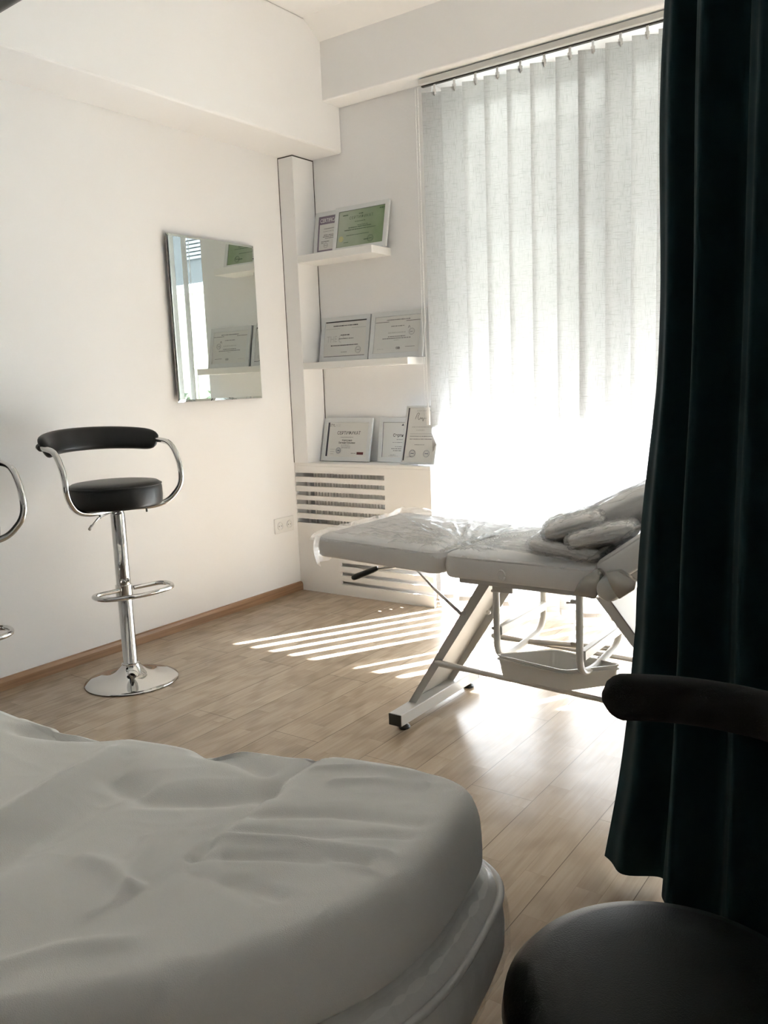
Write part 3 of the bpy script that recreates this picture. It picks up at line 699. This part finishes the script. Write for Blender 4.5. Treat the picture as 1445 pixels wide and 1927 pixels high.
# plastic film over leg and seat sections: drapes over edges, gathered at the joint
def film_fn(u, v):
    x = -1.930 + u * (1.930 - .875); y = YA - .012 + v * (YB - YA + .024)
    z = .640
    if x < -1.395: z += (-1.395 - x) * .0384
    z += .004
    dj = (x + 1.395); z -= .013 * math.exp(-(dj / .022) ** 2)
    # fan of pleats from the joint towards the free end
    px, py = -1.36, 2.34; dx, dy = x - px, y - py; rr = math.hypot(dx, dy) + 1e-4; th = math.atan2(dy, dx)
    pl = noise.noise(Vector((th * 8, rr * 1.6, 2)))
    pl2 = noise.noise(Vector((th * 17, rr * 2.5, 8)))
    z += math.exp(-((rr - .22) / .26) ** 2) * (.013 * max(0, 1 - abs(pl) * 2.6) + .006 * max(0, 1 - abs(pl2) * 2.6))
    # lifted ridge along the far side
    z += .020 * math.exp(-((y - (YB - .02)) / .05) ** 2) * (0.6 + .4 * noise.noise(Vector((x * 6, 0, 1))))
    z += max(0, crinkle(x, y, 1.0, .75)) 
    ed = min(y - (YA - .012), (YB + .012) - y, x + 1.930)
    if ed < .016: z -= (.016 - ed) * 1.6
    return (x, y, z)
f1 = obj('plastic_film', sheet_grid(film_fn, 170, 96), film_m, co, smooth=True, local=False)
# hanging hem of the film at the free end
def hem_fn(u, v):
    a = -1 + 2 * u
    y = YA - .014 + u * (YB - YA + .028); x = -1.932 - .008 * noise.noise(Vector((y * 20, v * 2, 3))) - .010 * math.sin(v * PI)
    if u < .06: x += (.06 - u) * .9
    if u > .94: x += (u - .94) * .9
    z = .650 - v * .105 + .006 * noise.noise(Vector((y * 30, v * 5, 1)))
    return (x, y, z)
obj('plastic_hem', sheet_grid(hem_fn, 90, 14), film_m, f1, smooth=True, local=False)
def film_back(u, v):
    x = -.858 + u * .74; y = YA - .006 + v * (YB - YA + .012); z = .650 + max(0, crinkle(x, y, 6.0, 1.0)); z += .006 * max(0, 1 - 3 * abs(noise.noise(Vector((x * 5 + y * 16, x * 3, 4)))))
    return MBK @ Vector((x, y, z))
obj('plastic_film', sheet_grid(film_back, 110, 80), film_m, co, smooth=True, local=False)
# under-frame: sheet metal legs with flanges on floor bars
def leg_plate(xb, xt, zt, ya, yb, sgn):
    """C-section plate leaning from (xb,.066) to (xt,zt); flange faces the room"""
    b = B(); d = Vector((xt - xb, 0, zt - .066)); L_ = d.length; dn = d.normalized(); n = Vector((dn.z, 0, -dn.x)) * sgn
    def slab(y0, y1, n0, n1):
        a = Vector((xb, 0, .066))
        vs = []
        for (q, yy, nn) in ((0, y0, n0), (0, y1, n0), (0, y1, n1), (0, y0, n1), (L_, y0, n0), (L_, y1, n0), (L_, y1, n1), (L_, y0, n1)):
            vs.append(b.verts.new(a + dn * q + n * nn + Vector((0, yy, 0))))
        for f in ((0, 1, 2, 3), (7, 6, 5, 4), (0, 4, 5, 1), (1, 5, 6, 2), (2, 6, 7, 3), (3, 7, 4, 0)): b.faces.new([vs[k] for k in f])
    slab(ya, yb, 0, .003); slab(ya, ya + .003, 0, .034); slab(yb - .003, yb, 0, .034)
    bmesh.ops.recalc_face_normals(b, faces=b.faces)
    # put every vertex on the floor bar
    for v in b.verts:
        if v.co.z < .066: v.co.z = .0662
    return b
l1 = obj('leg', leg_plate(-1.596, -1.285, .556, 2.352, 2.615, 1), white_metal, co, local=False)
l2 = obj('leg', leg_plate(-.505, -.895, .556, 2.352, 2.615, -1), white_metal, co, local=False)
for xc, pl_ in ((-1.575, l1), (-.52, l2)):
    fb = obj('floor_bar', bx(xc - .0255, xc + .0255, 2.235, 2.775, .0245, .066, .002, 1), white_metal, co, local=False)
    for ye in (2.231, 2.7745): obj('end_cap', bx(xc - .025, xc + .025, ye, ye + .0045, .025, .0655, .001, 1), blackpl, fb, local=False)
    for yy in (2.285, 2.735):
        b = B(); add_lathe(b, [(0, .0005), (.019, .0005), (.021, .004), (.018, .010), (.008, .014), (.006, .025), (0, .025)], 24, xc + .002, yy)
        obj('foot', b, blackpl, fb, smooth=True, angle=50, local=False)
# screws on the flanges
def screw(p, par, r=.008, ax='Y'):
    b = B(); add_lathe(b, [(0, 0), (r, 0), (r, .003), (r * .7, .006), (0, .0065)], 16)
    b.transform(Matrix.Translation(p) @ Matrix.Rotation(PI / 2 if ax == 'Y' else -PI / 2, 4, 'X' if ax == 'Y' else 'Y')); obj('bolt', b, steel, par, smooth=True, angle=40, local=False)
screw((-1.365, 2.352, .418), l1); screw((-1.466, 2.352, .232), l1, .009); screw((-1.335, 2.47, .395), l1, .008)
# rods with flattened ends
def rod(p0, p1, name='rod'):
    p0, p1 = Vector(p0), Vector(p1); d = (p1 - p0); L_ = d.length
    P = [p0 + d * t for t in (0, .02, .06, .10, .16, .5, .84, .90, .94, .98, 1)]
    b = B(); add_tube(b, P, [.007, .0115, .0115, .0105, .0085, .0085, .0085, .0105, .0115, .0115, .007], 12)
    return obj(name, b, steel, co, smooth=True, angle=60, local=False)
rod((-1.475, 2.342, .233), (-.62, 2.342, .202)); rod((-1.405, 2.622, .262), (-.70, 2.622, .25))
# gas strut and locking lever under the leg section
b = B(); add_tube(b, [(-1.600, 2.40, .555), (-1.50, 2.385, .480)], .004, 10); add_tube(b, [(-1.50, 2.385, .480), (-1.372, 2.345, .417)], .0055, 10)
obj('support_strut', b, steel, co, smooth=True, local=False)
b = B(); add_tube(b, [(-1.60, 2.58, .555), (-1.53, 2.6, .51)], .0045, 8); obj('support_bracket', b, steel, co, smooth=True, local=False)
b = B(); add_tube(b, [(-1.60, 2.36, .556), (-1.69, 2.31, .543)], .005, 8)
lv = obj('lever', b, steel, co, smooth=True, local=False)
b = B(); add_tube(b, catmull([(-1.680, 2.315, .547), (-1.70, 2.305, .538), (-1.745, 2.285, .519), (-1.765, 2.275, .511)], 4), [.009, .0105, .0115, .012, .0125, .013, .0133, .0135, .0135, .0135, .013, .012, .006], 14, flat=(.8, 1))
obj('grip', b, blackpl, lv, smooth=True, angle=60, local=False)
# U-shaped side hoops hanging under the seat
def hoop(x, ya, yb, zb, low_tilt):
    b = B(); pts = round_path([(x, ya, .556), (x, ya, zb + .0), (x, ya + .10, zb - .02), (x, yb, zb + low_tilt), (x, yb, .556)], .07, 8)
    add_tube(b, pts, .011, 14)
    h = obj('hoop', b, white_metal, co, smooth=True, angle=60, local=False)
    b = B(); add_box(b, x - .004, x + .016, ya + .005, yb - .005, .352, .382, .002, 1); obj('crossbar', b, white_metal, h, local=False)
    return h
h1 = hoop(-1.255, 2.375, 2.735, .283, .0); h2 = hoop(-.925, 2.262, 2.60, .315, .0)
for z in (.50, .375): screw((-1.266, 2.372, z), h1, .005)
for z in (.528, .40):
    b = B(); add_box(b, -.952, -.934, 2.257, 2.267, z - .006, z + .006, .001, 1); add_tube(b, [(-.965, 2.262, z - .006), (-.945, 2.262, z - .004)], .003, 8); obj('clip', b, steel, h2, local=False)
screw((-.936, 2.45, .302), h2, .007, 'X')
b = B(); add_box(b, -1.262, -1.19, 2.36, 2.38, .500, .545, .002, 1); obj('bracket', b, white_metal, co, local=False)
rb_ = B(); add_tube(rb_, [(-1.255, 2.60, .268), (-.925, 2.57, .300)], .010, 12); obj('cross_rod', rb_, steel, co, smooth=True, angle=50, local=False)
# hinge cover: two curved shell pieces round the pivot
def shell(a0, a1, r0, r1, cx, cz, y0, y1):
    b = B(); P = []
    for k in range(15):
        a = math.radians(a0 + (a1 - a0) * k / 14); P.append((cx + r1 * math.cos(a), cz + r1 * math.sin(a)))
    for k in range(15):
        a = math.radians(a1 + (a0 - a1) * k / 14); P.append((cx + r0 * math.cos(a), cz + r0 * math.sin(a)))
    v0 = [b.verts.new((x, y0, z)) for x, z in P]; v1 = [b.verts.new((x, y1, z)) for x, z in P]; n = len(P)
    for k in range(n): b.faces.new((v0[k], v0[(k + 1) % n], v1[(k + 1) % n], v1[k]))
    for k in range(14):
        b.faces.new((v0[k + 1], v0[k], v0[n - 1 - k], v0[n - 2 - k])); b.faces.new((v1[k], v1[k + 1], v1[n - 2 - k], v1[n - 1 - k]))
    bmesh.ops.recalc_face_normals(b, faces=b.faces); return b
hinge_m = mat('satin_grey_metal', (0.42, 0.40, 0.37), 0.22, 0.7, vary=0.02)
def poly_plate(P, y0, y1, bev=.004):
    b = B(); add_prism(b, P, Matrix(((1, 0, 0, 0), (0, 0, y1 - y0, y0), (0, 1, 0, 0), (0, 0, 0, 1))))
    bmesh.ops.recalc_face_normals(b, faces=b.faces)
    bmesh.ops.bevel(b, geom=list(b.edges), offset=bev, segments=2, profile=.5, affect='EDGES'); return b
def arcpts(pts, r, n=5): return [(p.x, p.z) for p in round_path([(a, 0, c) for a, c in pts], r, n)]
hc = obj('hinge_cover', poly_plate(arcpts([(-.935, .556), (-.915, .600), (-.862, .640), (-.845, .625), (-.860, .585), (-.862, .548), (-.935, .556)], .02)[:-1], 2.235, 2.262), hinge_m, co, smooth=True, angle=35, local=False)
obj('hinge_cover', poly_plate([(-.838, .632), (-.80, .640), (-.750, .612), (-.752, .592), (-.798, .558), (-.822, .590)], 2.232, 2.262), hinge_m, co, smooth=True, angle=35, local=False)
b = B(); add_lathe(b, [(0, 0), (.036, 0), (.038, .004), (.036, .018), (.030, .024), (0, .027)], 32); b.transform(Matrix.Translation((-.832, 2.258, .583)) @ Matrix.Rotation(PI / 2, 4, 'X'))
obj('pivot_disc', b, mat('cloudy_plastic', (0.5, 0.49, 0.46), 0.35), co, smooth=True, angle=40, local=False)
screw((-.853, 2.234, .627), hc, .005)
obj('seat_frame', bx(-1.34, -.88, 2.285, 2.81, .538, .557, .003, 1), white_metal, co, local=False)
b = bx(-.84, -.17, 2.30, 2.80, .538, .5605, .003, 1); b.transform(MBK); obj('back_frame', b, white_metal, co, local=False)

# tray resting on the rods
tr = thing('tray', 'white plastic tray resting on the rods under the treatment couch', 'tray', (-1.05, 2.4, .24))
b = B()
lowp = [Vector((-1.205, 2.303, .245)), Vector((-.980, 2.288, .245)), Vector((-.868, 2.42, .242)), Vector((-1.09, 2.44, .242))]
rimp = [Vector((-1.216, 2.300, .314)), Vector((-.978, 2.276, .310)), Vector((-.856, 2.40, .310)), Vector((-1.082, 2.445, .308))]
def rounded(P, r, n=5):
    out = []
    for i in range(4):
        a, c, d = P[i - 1], P[i], P[(i + 1) % 4]; s = c + (a - c).normalized() * r; e = c + (d - c).normalized() * r
        for k in range(n + 1): t_ = k / n; out.append(s * (1 - t_) ** 2 + c * 2 * t_ * (1 - t_) + e * t_ * t_)
    return out
def off(P, d, dz=0):
    cc = sum(P, Vector()) / len(P); out = []
    for p in P: v = (p - cc); v.z = 0; out.append(p + v.normalized() * d + Vector((0, 0, dz)))
    return out
A0 = rounded(lowp, .02); A1 = rounded(rimp, .02)
loops = [A0, A1, off(A1, .008, .001), off(A1, .008, -.004), off(A1, .0035, -.004), off(A1, .0035, -.009), off(A1, .009, -.010), off(A1, .009, -.015), off(A1, .003, -.015), off(A0, .003, -.003)]
inner = [b.verts.new(p) for p in A0]; rows = [[b.verts.new(p) for p in L_] for L_ in loops[1:]]
allr = [inner] + rows; n = len(inner)
for i in range(len(allr) - 1):
    for k in range(n): b.faces.new((allr[i][k], allr[i][(k + 1) % n], allr[i + 1][(k + 1) % n], allr[i + 1][k]))
b.faces.new(inner); b.faces.new(list(reversed(allr[-1]))); bmesh.ops.recalc_face_normals(b, faces=b.faces)
obj('tub', b, tray_m, tr, smooth=True, angle=30, local=False)

# plastic-wrapped pads lying on the couch
def pad(name, label, cat, loc, size, rot, sd, group):
    from mathutils import Euler
    t = thing(name, label, cat, loc, rot, group)
    for nm, m_, sc_, am in (('cushion', vinyl, 1.0, .003), ('plastic_wrap', film_pad, 1.06, .010)):
        b = B(); bmesh.ops.create_cube(b, size=2.0); bmesh.ops.subdivide_edges(b, edges=b.edges, cuts=22, use_grid_fill=True)
        for v in b.verts:
            p = v.co.copy(); q = Vector(tuple(math.copysign(abs(c) ** 1.0, c) for c in p))
            l = (abs(q.x) ** 4 + abs(q.y) ** 4) ** .25; f = max(0, 1 - l ** 5) ** .5 if abs(abs(p.z) - 1) < 1e-5 else 0
            nn = (abs(p.x) ** 5 + abs(p.y) ** 5 + abs(p.z) ** 3) ** (1 / 4.0)
            q = q / max(nn, .3)
            w_ = noise.noise(Vector((q.x * 2.6 + sd, q.y * 5, q.z * 3))) + .5 * noise.noise(Vector((q.x * 9 + sd, q.y * 8, q.z * 4)))
            s_ = Vector((size[0] / 2 * q.x, size[1] / 2 * q.y, size[2] / 2 * q.z)) * sc_
            v.co = s_ + q.normalized() * am * (w_ if am < .005 else (1 - abs(w_) * 2.6))
        obj(nm, b, m_, t, smooth=True)
    return t
g_ = 'plastic wrapped pads on the couch'
R_ = math.radians
pad('pillow', 'large plastic wrapped pillow lying against the raised back of the couch', 'pillow', (-.945, 2.60, .727), (.52, .42, .105), (0, R_(-27), 0), 1, g_)
pad('armrest_pad', 'upper plastic wrapped armrest pad, topmost on the couch seat', 'armrest pad', (-.985, 2.375, .738), (.175, .16, .050), (R_(3), R_(-16), R_(15)), 5, g_)
pad('armrest_pad', 'lower plastic wrapped armrest pad lying flat at the front of the couch seat', 'armrest pad', (-.985, 2.335, .672), (.23, .13, .040), (0, R_(3), R_(-4)), 9, g_)
pad('armrest_pad', 'plastic wrapped armrest pad with open flap beside the raised couch back', 'armrest pad', (-.885, 2.335, .722), (.19, .13, .045), (0, R_(-14), R_(12)), 13, g_)

# ------------------------------------------------------------ foreground couch with sheeted mattress
STROKES = [
  (-.0055, .012, [(-0.798,0.938), (-0.788,0.826), (-0.769,0.719), (-0.745,0.633)]),
  (.0030, .014, [(-0.745,0.633), (-0.756,0.564), (-0.758,0.491)]),
  (-.0050, .014, [(-0.747,0.738), (-0.666,0.791), (-0.554,0.822)]),
  (-.0045, .010, [(-0.746,0.696), (-0.654,0.738), (-0.546,0.792)]),
  (.0050, .010, [(-0.750,0.668), (-0.661,0.712), (-0.544,0.742)]),
  (-.0055, .011, [(-0.749,0.626), (-0.657,0.681), (-0.556,0.721)]),
  (.0035, .007, [(-0.607,0.703), (-0.543,0.703)]),
  (.0040, .012, [(-0.713,0.858), (-0.661,0.901), (-0.601,0.912)]),
  (.0035, .010, [(-0.764,0.879), (-0.706,0.927), (-0.638,0.940)]),
  (.0035, .014, [(-0.762,0.544), (-0.795,0.575), (-0.829,0.630)]),
  (-.0030, .014, [(-0.763,0.560), (-0.742,0.564), (-0.749,0.649)]),
  (-.0100, .040, [(-0.957,0.504), (-0.964,0.591), (-0.987,0.708)]),
  (-.0100, .028, [(-0.923,0.702), (-0.845,0.739), (-0.786,0.801)]),
  (-.0090, .025, [(-1.069,0.772), (-1.031,0.722), (-0.963,0.722)]),
  (.0110, .035, [(-1.043,0.555), (-1.062,0.651), (-1.085,0.763)]),
  (.0050, .016, [(-0.859,0.554), (-0.818,0.561), (-0.762,0.544)]),
  (.0045, .016, [(-0.766,0.391), (-0.738,0.434), (-0.683,0.481)]),
  (-.0045, .012, [(-0.668,0.618), (-0.601,0.619)]),
  (-.0040, .012, [(-0.742,0.607), (-0.670,0.609), (-0.617,0.601)]),
  (-.0110, .022, [(-1.320,0.760), (-1.212,0.786), (-1.146,0.824)]),
  (-.0100, .024, [(-0.963,0.849), (-0.898,0.857), (-0.838,0.850)]),
]
def seg_d(p, a, b):
    ab = (b[0] - a[0], b[1] - a[1]); l2 = ab[0] ** 2 + ab[1] ** 2
    t = max(0, min(1, ((p[0] - a[0]) * ab[0] + (p[1] - a[1]) * ab[1]) / l2)); return math.hypot(p[0] - a[0] - ab[0] * t, p[1] - a[1] - ab[1] * t)
def folds(x, y):
    z = 0
    for am, w, P in STROKES:
        if not (min(q[0] for q in P) - 3 * w < x < max(q[0] for q in P) + 3 * w and min(q[1] for q in P) - 3 * w < y < max(q[1] for q in P) + 3 * w): continue
        d = min(seg_d((x, y), P[k], P[k + 1]) for k in range(len(P) - 1)); z += 1.5 * am * math.exp(-(d / (w * .8)) ** 2)
    # raised pad end right of the diagonal step
    s = (x + .773 + (y - .75) * .13); z += .006 / (1 + math.exp(-s / .010)) - .006
    z += .008 * noise.noise(Vector((x * 3.2, y * 3.2, 1))) + .0035 * noise.noise(Vector((x * 8 + y * 4, y * 9, 3))) 
    z += .0012 * (1 - abs(noise.noise(Vector((x * 16 - y * 10, y * 22, 7)))) * 2)
    return z
outl = [(-2.3, .76), (-1.9, .79), (-1.457, .80), (-1.269, .80), (-1.158, .825), (-1.05, .848), (-.962, .862), (-.913, .895), (-.85, .915), (-.778, .950), (-.70, .968), (-.641, .967), (-.59, .957), (-.558, .925),
        (-.541, .85), (-.530, .76), (-.535, .684), (-.558, .609), (-.606, .52), (-.665, .44), (-.735, .35), (-.83, .25), (-.98, .15), (-1.2, .08), (-1.6, .04), (-2.0, .04), (-2.3, .06), (-2.36, .2), (-2.37, .4), (-2.36, .62)]
OUT = [Vector((p.x + .028 * max(0, min(1, (p.x + .95) / .25)), p.y - .004 * (p.y > .8), 0)) for p in catmull([(a, c, 0) for a, c in outl], 14, closed=True)]
cen = Vector((-1.0, .52, 0)); NO = len(OUT)
NRM = []
for k in range(NO):
    tt = OUT[(k + 2) % NO] - OUT[k - 2]; NRM.append(Vector((-tt.y, tt.x, 0)).normalized())
    if NRM[-1].dot(OUT[k] - cen) < 0: NRM[-1] = -NRM[-1]
def ring_v(b, s=None, o=0.0, z=0.0, top=False, zf=None):
    row = []
    for k in range(NO):
        p = (cen + (OUT[k] - cen) * s) if s is not None else OUT[k] + NRM[k] * o
        zz = z + (folds(p.x, p.y) if top else 0) + (zf(k, p) if zf else 0)
        row.append(b.verts.new((p.x, p.y, zz)))
    return row
def loft(b, rows):
    for i in range(len(rows) - 1):
        A, Bq = rows[i], rows[i + 1]
        for k in range(NO): b.faces.new((A[k], A[(k + 1) % NO], Bq[(k + 1) % NO], Bq[k]))
ZT = .628
mt = thing('mattress', 'white sheeted foam mattress on the couch in the foreground', 'mattress', (-1.2, .5, .5))
b = B(); rows = []
c0 = b.verts.new((cen.x, cen.y, ZT + folds(cen.x, cen.y)))
ss = [i / 85 for i in range(1, 81)]
for s in ss: rows.append(ring_v(b, s=s, z=ZT, top=True))
for k in range(NO): b.faces.new((c0, rows[0][k], rows[0][(k + 1) % NO]))
side = lambda q: (lambda k, p: q * .0035 * noise.noise(Vector((p.x * 22, p.y * 22, 2))))
for o, dz in ((-.0145, -.001), (-.009, -.003), (-.003, -.0075), (.002, -.014), (.006, -.024), (.010, -.038), (.012, -.056), (.013, -.075), (.012, -.095), (.004, -.106)):
    row = []
    for k in range(NO):
        p0 = OUT[k]; w_ = noise.noise(Vector((p0.x * 9 + dz * 9, p0.y * 9, 2 + dz * 7))); p = p0 + NRM[k] * (o + .006 * w_ * min(1, max(0, -dz - .015) / .04))
        row.append(b.verts.new((p.x, p.y, ZT + dz + folds(p0.x, p0.y) * max(0, 1 + dz / .06) + (.004 * w_ if dz < -.08 else 0))))
    rows.append(row)
rows.append(ring_v(b, o=-.03, z=ZT - .108)); rows.append(ring_v(b, s=.5, z=ZT - .108))
loft(b, rows); b.faces.new(list(reversed(rows[-1])))
bmesh.ops.recalc_face_normals(b, faces=b.faces)
obj('fitted_sheet', b, sheet_m, mt, smooth=True, local=False)

fc = thing('massage_couch', 'white massage couch wrapped in plastic under the sheeted mattress in the foreground', 'massage couch', (-1.2, .5, 0))
ZB = ZT - .112
b = B(); rows = [ring_v(b, s=.3, z=ZB), ring_v(b, s=.8, z=ZB)]
for o, dz in ((-.02, 0), (0, -.003), (.018, -.008), (.030, -.022), (.038, -.045), (.041, -.07), (.040, -.10), (.030, -.128), (.010, -.146), (-.02, -.152)): rows.append(ring_v(b, o=o, z=ZB + dz))
rows.append(ring_v(b, s=.5, z=ZB - .152)); loft(b, rows); b.faces.new(rows[0]); b.faces.new(list(reversed(rows[-1]))); bmesh.ops.recalc_face_normals(b, faces=b.faces)
cu = obj('cushion', b, mat('white_vinyl', (0.88, 0.87, 0.84), 0.5, vary=0.02), fc, smooth=True, angle=70, local=False)
b = B(); add_tube(b, [(OUT[k] + NRM[k] * .036 + Vector((0, 0, ZB - .026))) for k in range(NO)], .0055, 8, closed=True); obj('piping', b, vinyl, cu, smooth=True, local=False)
b = B(); rows = []
for q in range(22):
    t_ = q / 21; base_o = [.004, .032, .042, .046, .047, .046, .044, .036, .022, .0][min(9, int(t_ * 9))]; nx_ = [.004, .032, .042, .046, .047, .046, .044, .036, .022, .0][min(9, int(t_ * 9) + 1)]
    o = base_o + (nx_ - base_o) * (t_ * 9 - int(t_ * 9)); row = []
    for k in range(NO):
        p0 = OUT[k]; a1 = noise.noise(Vector((p0.x * 26, p0.y * 26, t_ * 1.2))); a2 = noise.noise(Vector((p0.x * 50, p0.y * 50, t_ * 3 + 5)))
        p = p0 + NRM[k] * (o + .001 + .003 * max(0, 1 - abs(a1) * 3) + .0015 * max(0, a2)); row.append(b.verts.new((p.x, p.y, ZB - .002 - .152 * t_)))
    rows.append(row)
loft(b, rows); obj('plastic_wrap', b, film_thin, fc, smooth=True, local=False)
for x, y in ((-.80, .70), (-.95, .35), (-2.1, .68), (-2.1, .2)):
    b = B(); add_box(b, x - .02, x + .02, y - .02, y + .02, 0.01, ZB - .15, .003, 1); add_box(b, x - .023, x + .023, y - .023, y + .023, 0, .02, .003, 1); obj('leg', b, white_metal, fc, local=False)
obj('base_frame', bx(-2.15, -.76, .17, .73, ZB - .19, ZB - .1525), white_metal, fc, local=False)

# ------------------------------------------------------------ dark curtain on the right
ct = thing('curtain', 'dark teal floor length curtain hanging at the right side', 'curtain', (-.2, 1.6, 0))
def curt_fn(u, v):
    # u along the hem, v from top to bottom
    L_ = 1.9; s = u * L_
    path = [(-.585, 1.835), (-.52, 1.78), (-.40, 1.66), (-.25, 1.56), (.0, 1.45), (.4, 1.30), (1.28, 1.1)]
    d = s; i = 0
    P = [Vector((a, c, 0)) for a, c in path]
    while i < len(P) - 2 and d > (P[i + 1] - P[i]).length: d -= (P[i + 1] - P[i]).length; i += 1
    dirv = (P[i + 1] - P[i]).normalized(); p = P[i] + dirv * d
    nrm = Vector((-.45, -.89, 0))
    amp = .030 + .014 * v
    ph = s * 2 * PI / .155 + .7 * noise.noise(Vector((s * 3, v * 1.5, 0)))
    f = math.sin(ph) + .35 * math.sin(2.1 * ph + 1.3 + v)
    p = p + nrm * amp * f * min(1, .25 + u * 12)
    # the free edge hangs outward towards the hem
    e = math.exp(-s / .16)
    flare = .012 * v + .045 * max(0, (v - .30)) + .085 * max(0, v - .62) + .16 * max(0, v - .80) + .006 * math.sin(v * 19)
    p.x += e * (.034 - flare * 1.28); p.y += e * flare * .1
    z = CZ - .03 - v * (CZ - .03 - .022 - .030 * abs(math.sin(s * 9)) * u)
    return (p.x, p.y, z)
obj('fabric', sheet_grid(curt_fn, 420, 90), curtain_m, ct, smooth=True, local=False)
b = B(); add_tube(b, [(-.60, 1.85, CZ - .022), (-.40, 1.66, CZ - .022), (-.25, 1.56, CZ - .022), (.4, 1.30, CZ - .022), (1.28, 1.1, CZ - .022)], .012, 8); obj('track', b, pvc, ct, local=False)

# ------------------------------------------------------------ black swivel stool with curved padded back, near right
ST = (-.272, .948)
t = thing('swivel_stool', 'dark round seated swivel stool with curved padded backrest in the near right corner', 'stool', (ST[0], ST[1], 0))
b = B(); add_lathe(b, [(0, .345), (.15, .345), (.184, .352), (.201, .368), (.206, .390), (.203, .410), (.189, .427), (.162, .438), (.10, .445), (.05, .447), (0, .4475)], 72)
st = obj('seat', b, leather_soft, t, smooth=True, angle=80)
b = B(); n = 60; m_ = 22; rings = []
for i in range(n + 1):
    u = i / n; a = math.radians(130 - 125 * u); r0 = .243
    endf = min(1, (u / .045) ** .5 if u < .045 else 1, ((1 - u) / .045) ** .5 if u > .955 else 1)
    hh = .033 * (.25 + .75 * endf); th = .024 * (.25 + .75 * endf)
    cp = Vector((r0 * math.cos(a), r0 * math.sin(a), .715 - .004 * math.sin(u * PI))); outv = Vector((math.cos(a), math.sin(a), 0))
    row = []
    for k in range(m_):
        ph = 2 * PI * k / m_; px = abs(math.cos(ph)) ** .7 * math.copysign(1, math.cos(ph)); py = abs(math.sin(ph)) ** .7 * math.copysign(1, math.sin(ph))
        row.append(b.verts.new(cp + Vector((0, 0, 1)) * hh * px + outv * th * py))
    rings.append(row)
for i in range(n):
    for k in range(m_): b.faces.new((rings[i][k], rings[i][(k + 1) % m_], rings[i + 1][(k + 1) % m_], rings[i + 1][k]))
b.faces.new(rings[0]); b.faces.new(list(reversed(rings[-1]))); bmesh.ops.recalc_face_normals(b, faces=b.faces)
obj('backrest', b, mat('black_fabric', (0.016, 0.0155, 0.016), 0.8, spec=0.2, vary=0.1, bump=0.5, bscale=900), t, smooth=True, angle=80)
a = math.radians(20)
b = B(); add_tube(b, round_path([(.0, 0, .335), (.16 * math.cos(a), .16 * math.sin(a), .335), (.272 * math.cos(a), .272 * math.sin(a), .36), (.272 * math.cos(a), .272 * math.sin(a), .70)], .06, 8), .012, 10, flat=(1, 1)); obj('backrest_post', b, blackpl, t, smooth=True)
b = B(); add_lathe(b, [(0, .09), (.025, .09), (.025, .24), (.016, .24), (.016, .335), (.08, .335), (.08, .345), (0, .345)], 28); obj('gas_lift', b, blackpl, t, smooth=True, angle=40)
for k in range(5):
    a = 2 * PI * k / 5 + .3; d = Vector((math.cos(a), math.sin(a), 0)); b = B()
    add_tube(b, [Vector((0, 0, .10)), d * .13 + Vector((0, 0, .085)), d * .25 + Vector((0, 0, .07))], [.024, .017, .012], 10); lg = obj('leg', b, blackpl, t, smooth=True)
    b = B(); q = d * .25; pz = Vector((-d.y, d.x, 0)) * .011
    add_tube(b, [q - pz + Vector((0, 0, .026)), q + pz + Vector((0, 0, .026))], .0255, 20); obj('castor', b, blackpl, lg, smooth=True, angle=40)

# ------------------------------------------------------------ lamp arm crossing the top left corner
t = thing('floor_lamp', 'grey tubular lamp arm crossing the very top left corner', 'lamp', (-2.15, 1.0, 0))
gm = mat('grey_lamp_metal', (0.20, 0.20, 0.19), 0.45, 0.3)
b = B(); add_lathe(b, [(0, 0), (.13, 0), (.13, .015), (.02, .03), (0, .03)], 40); obj('base', b, gm, t, smooth=True, angle=40)
b = B(); add_tube(b, round_path([(0, 0, .03), (0, 0, 1.88), (.5, 0, 1.902)], .05, 8), .012, 12); obj('pole', b, gm, t, smooth=True)
b = B(); add_tube(b, [(.45, 0, 1.90), (1.05, 0, 1.925)], .0115, 12); ar = obj('arm', b, gm, t, smooth=True)
b = B(); add_lathe(b, [(0, 1.93), (.03, 1.93), (.12, 1.90), (.125, 1.88), (.115, 1.885), (0, 1.905)], 40, 1.12, 0); obj('lamp_head', b, pvc, t, smooth=True, angle=40)
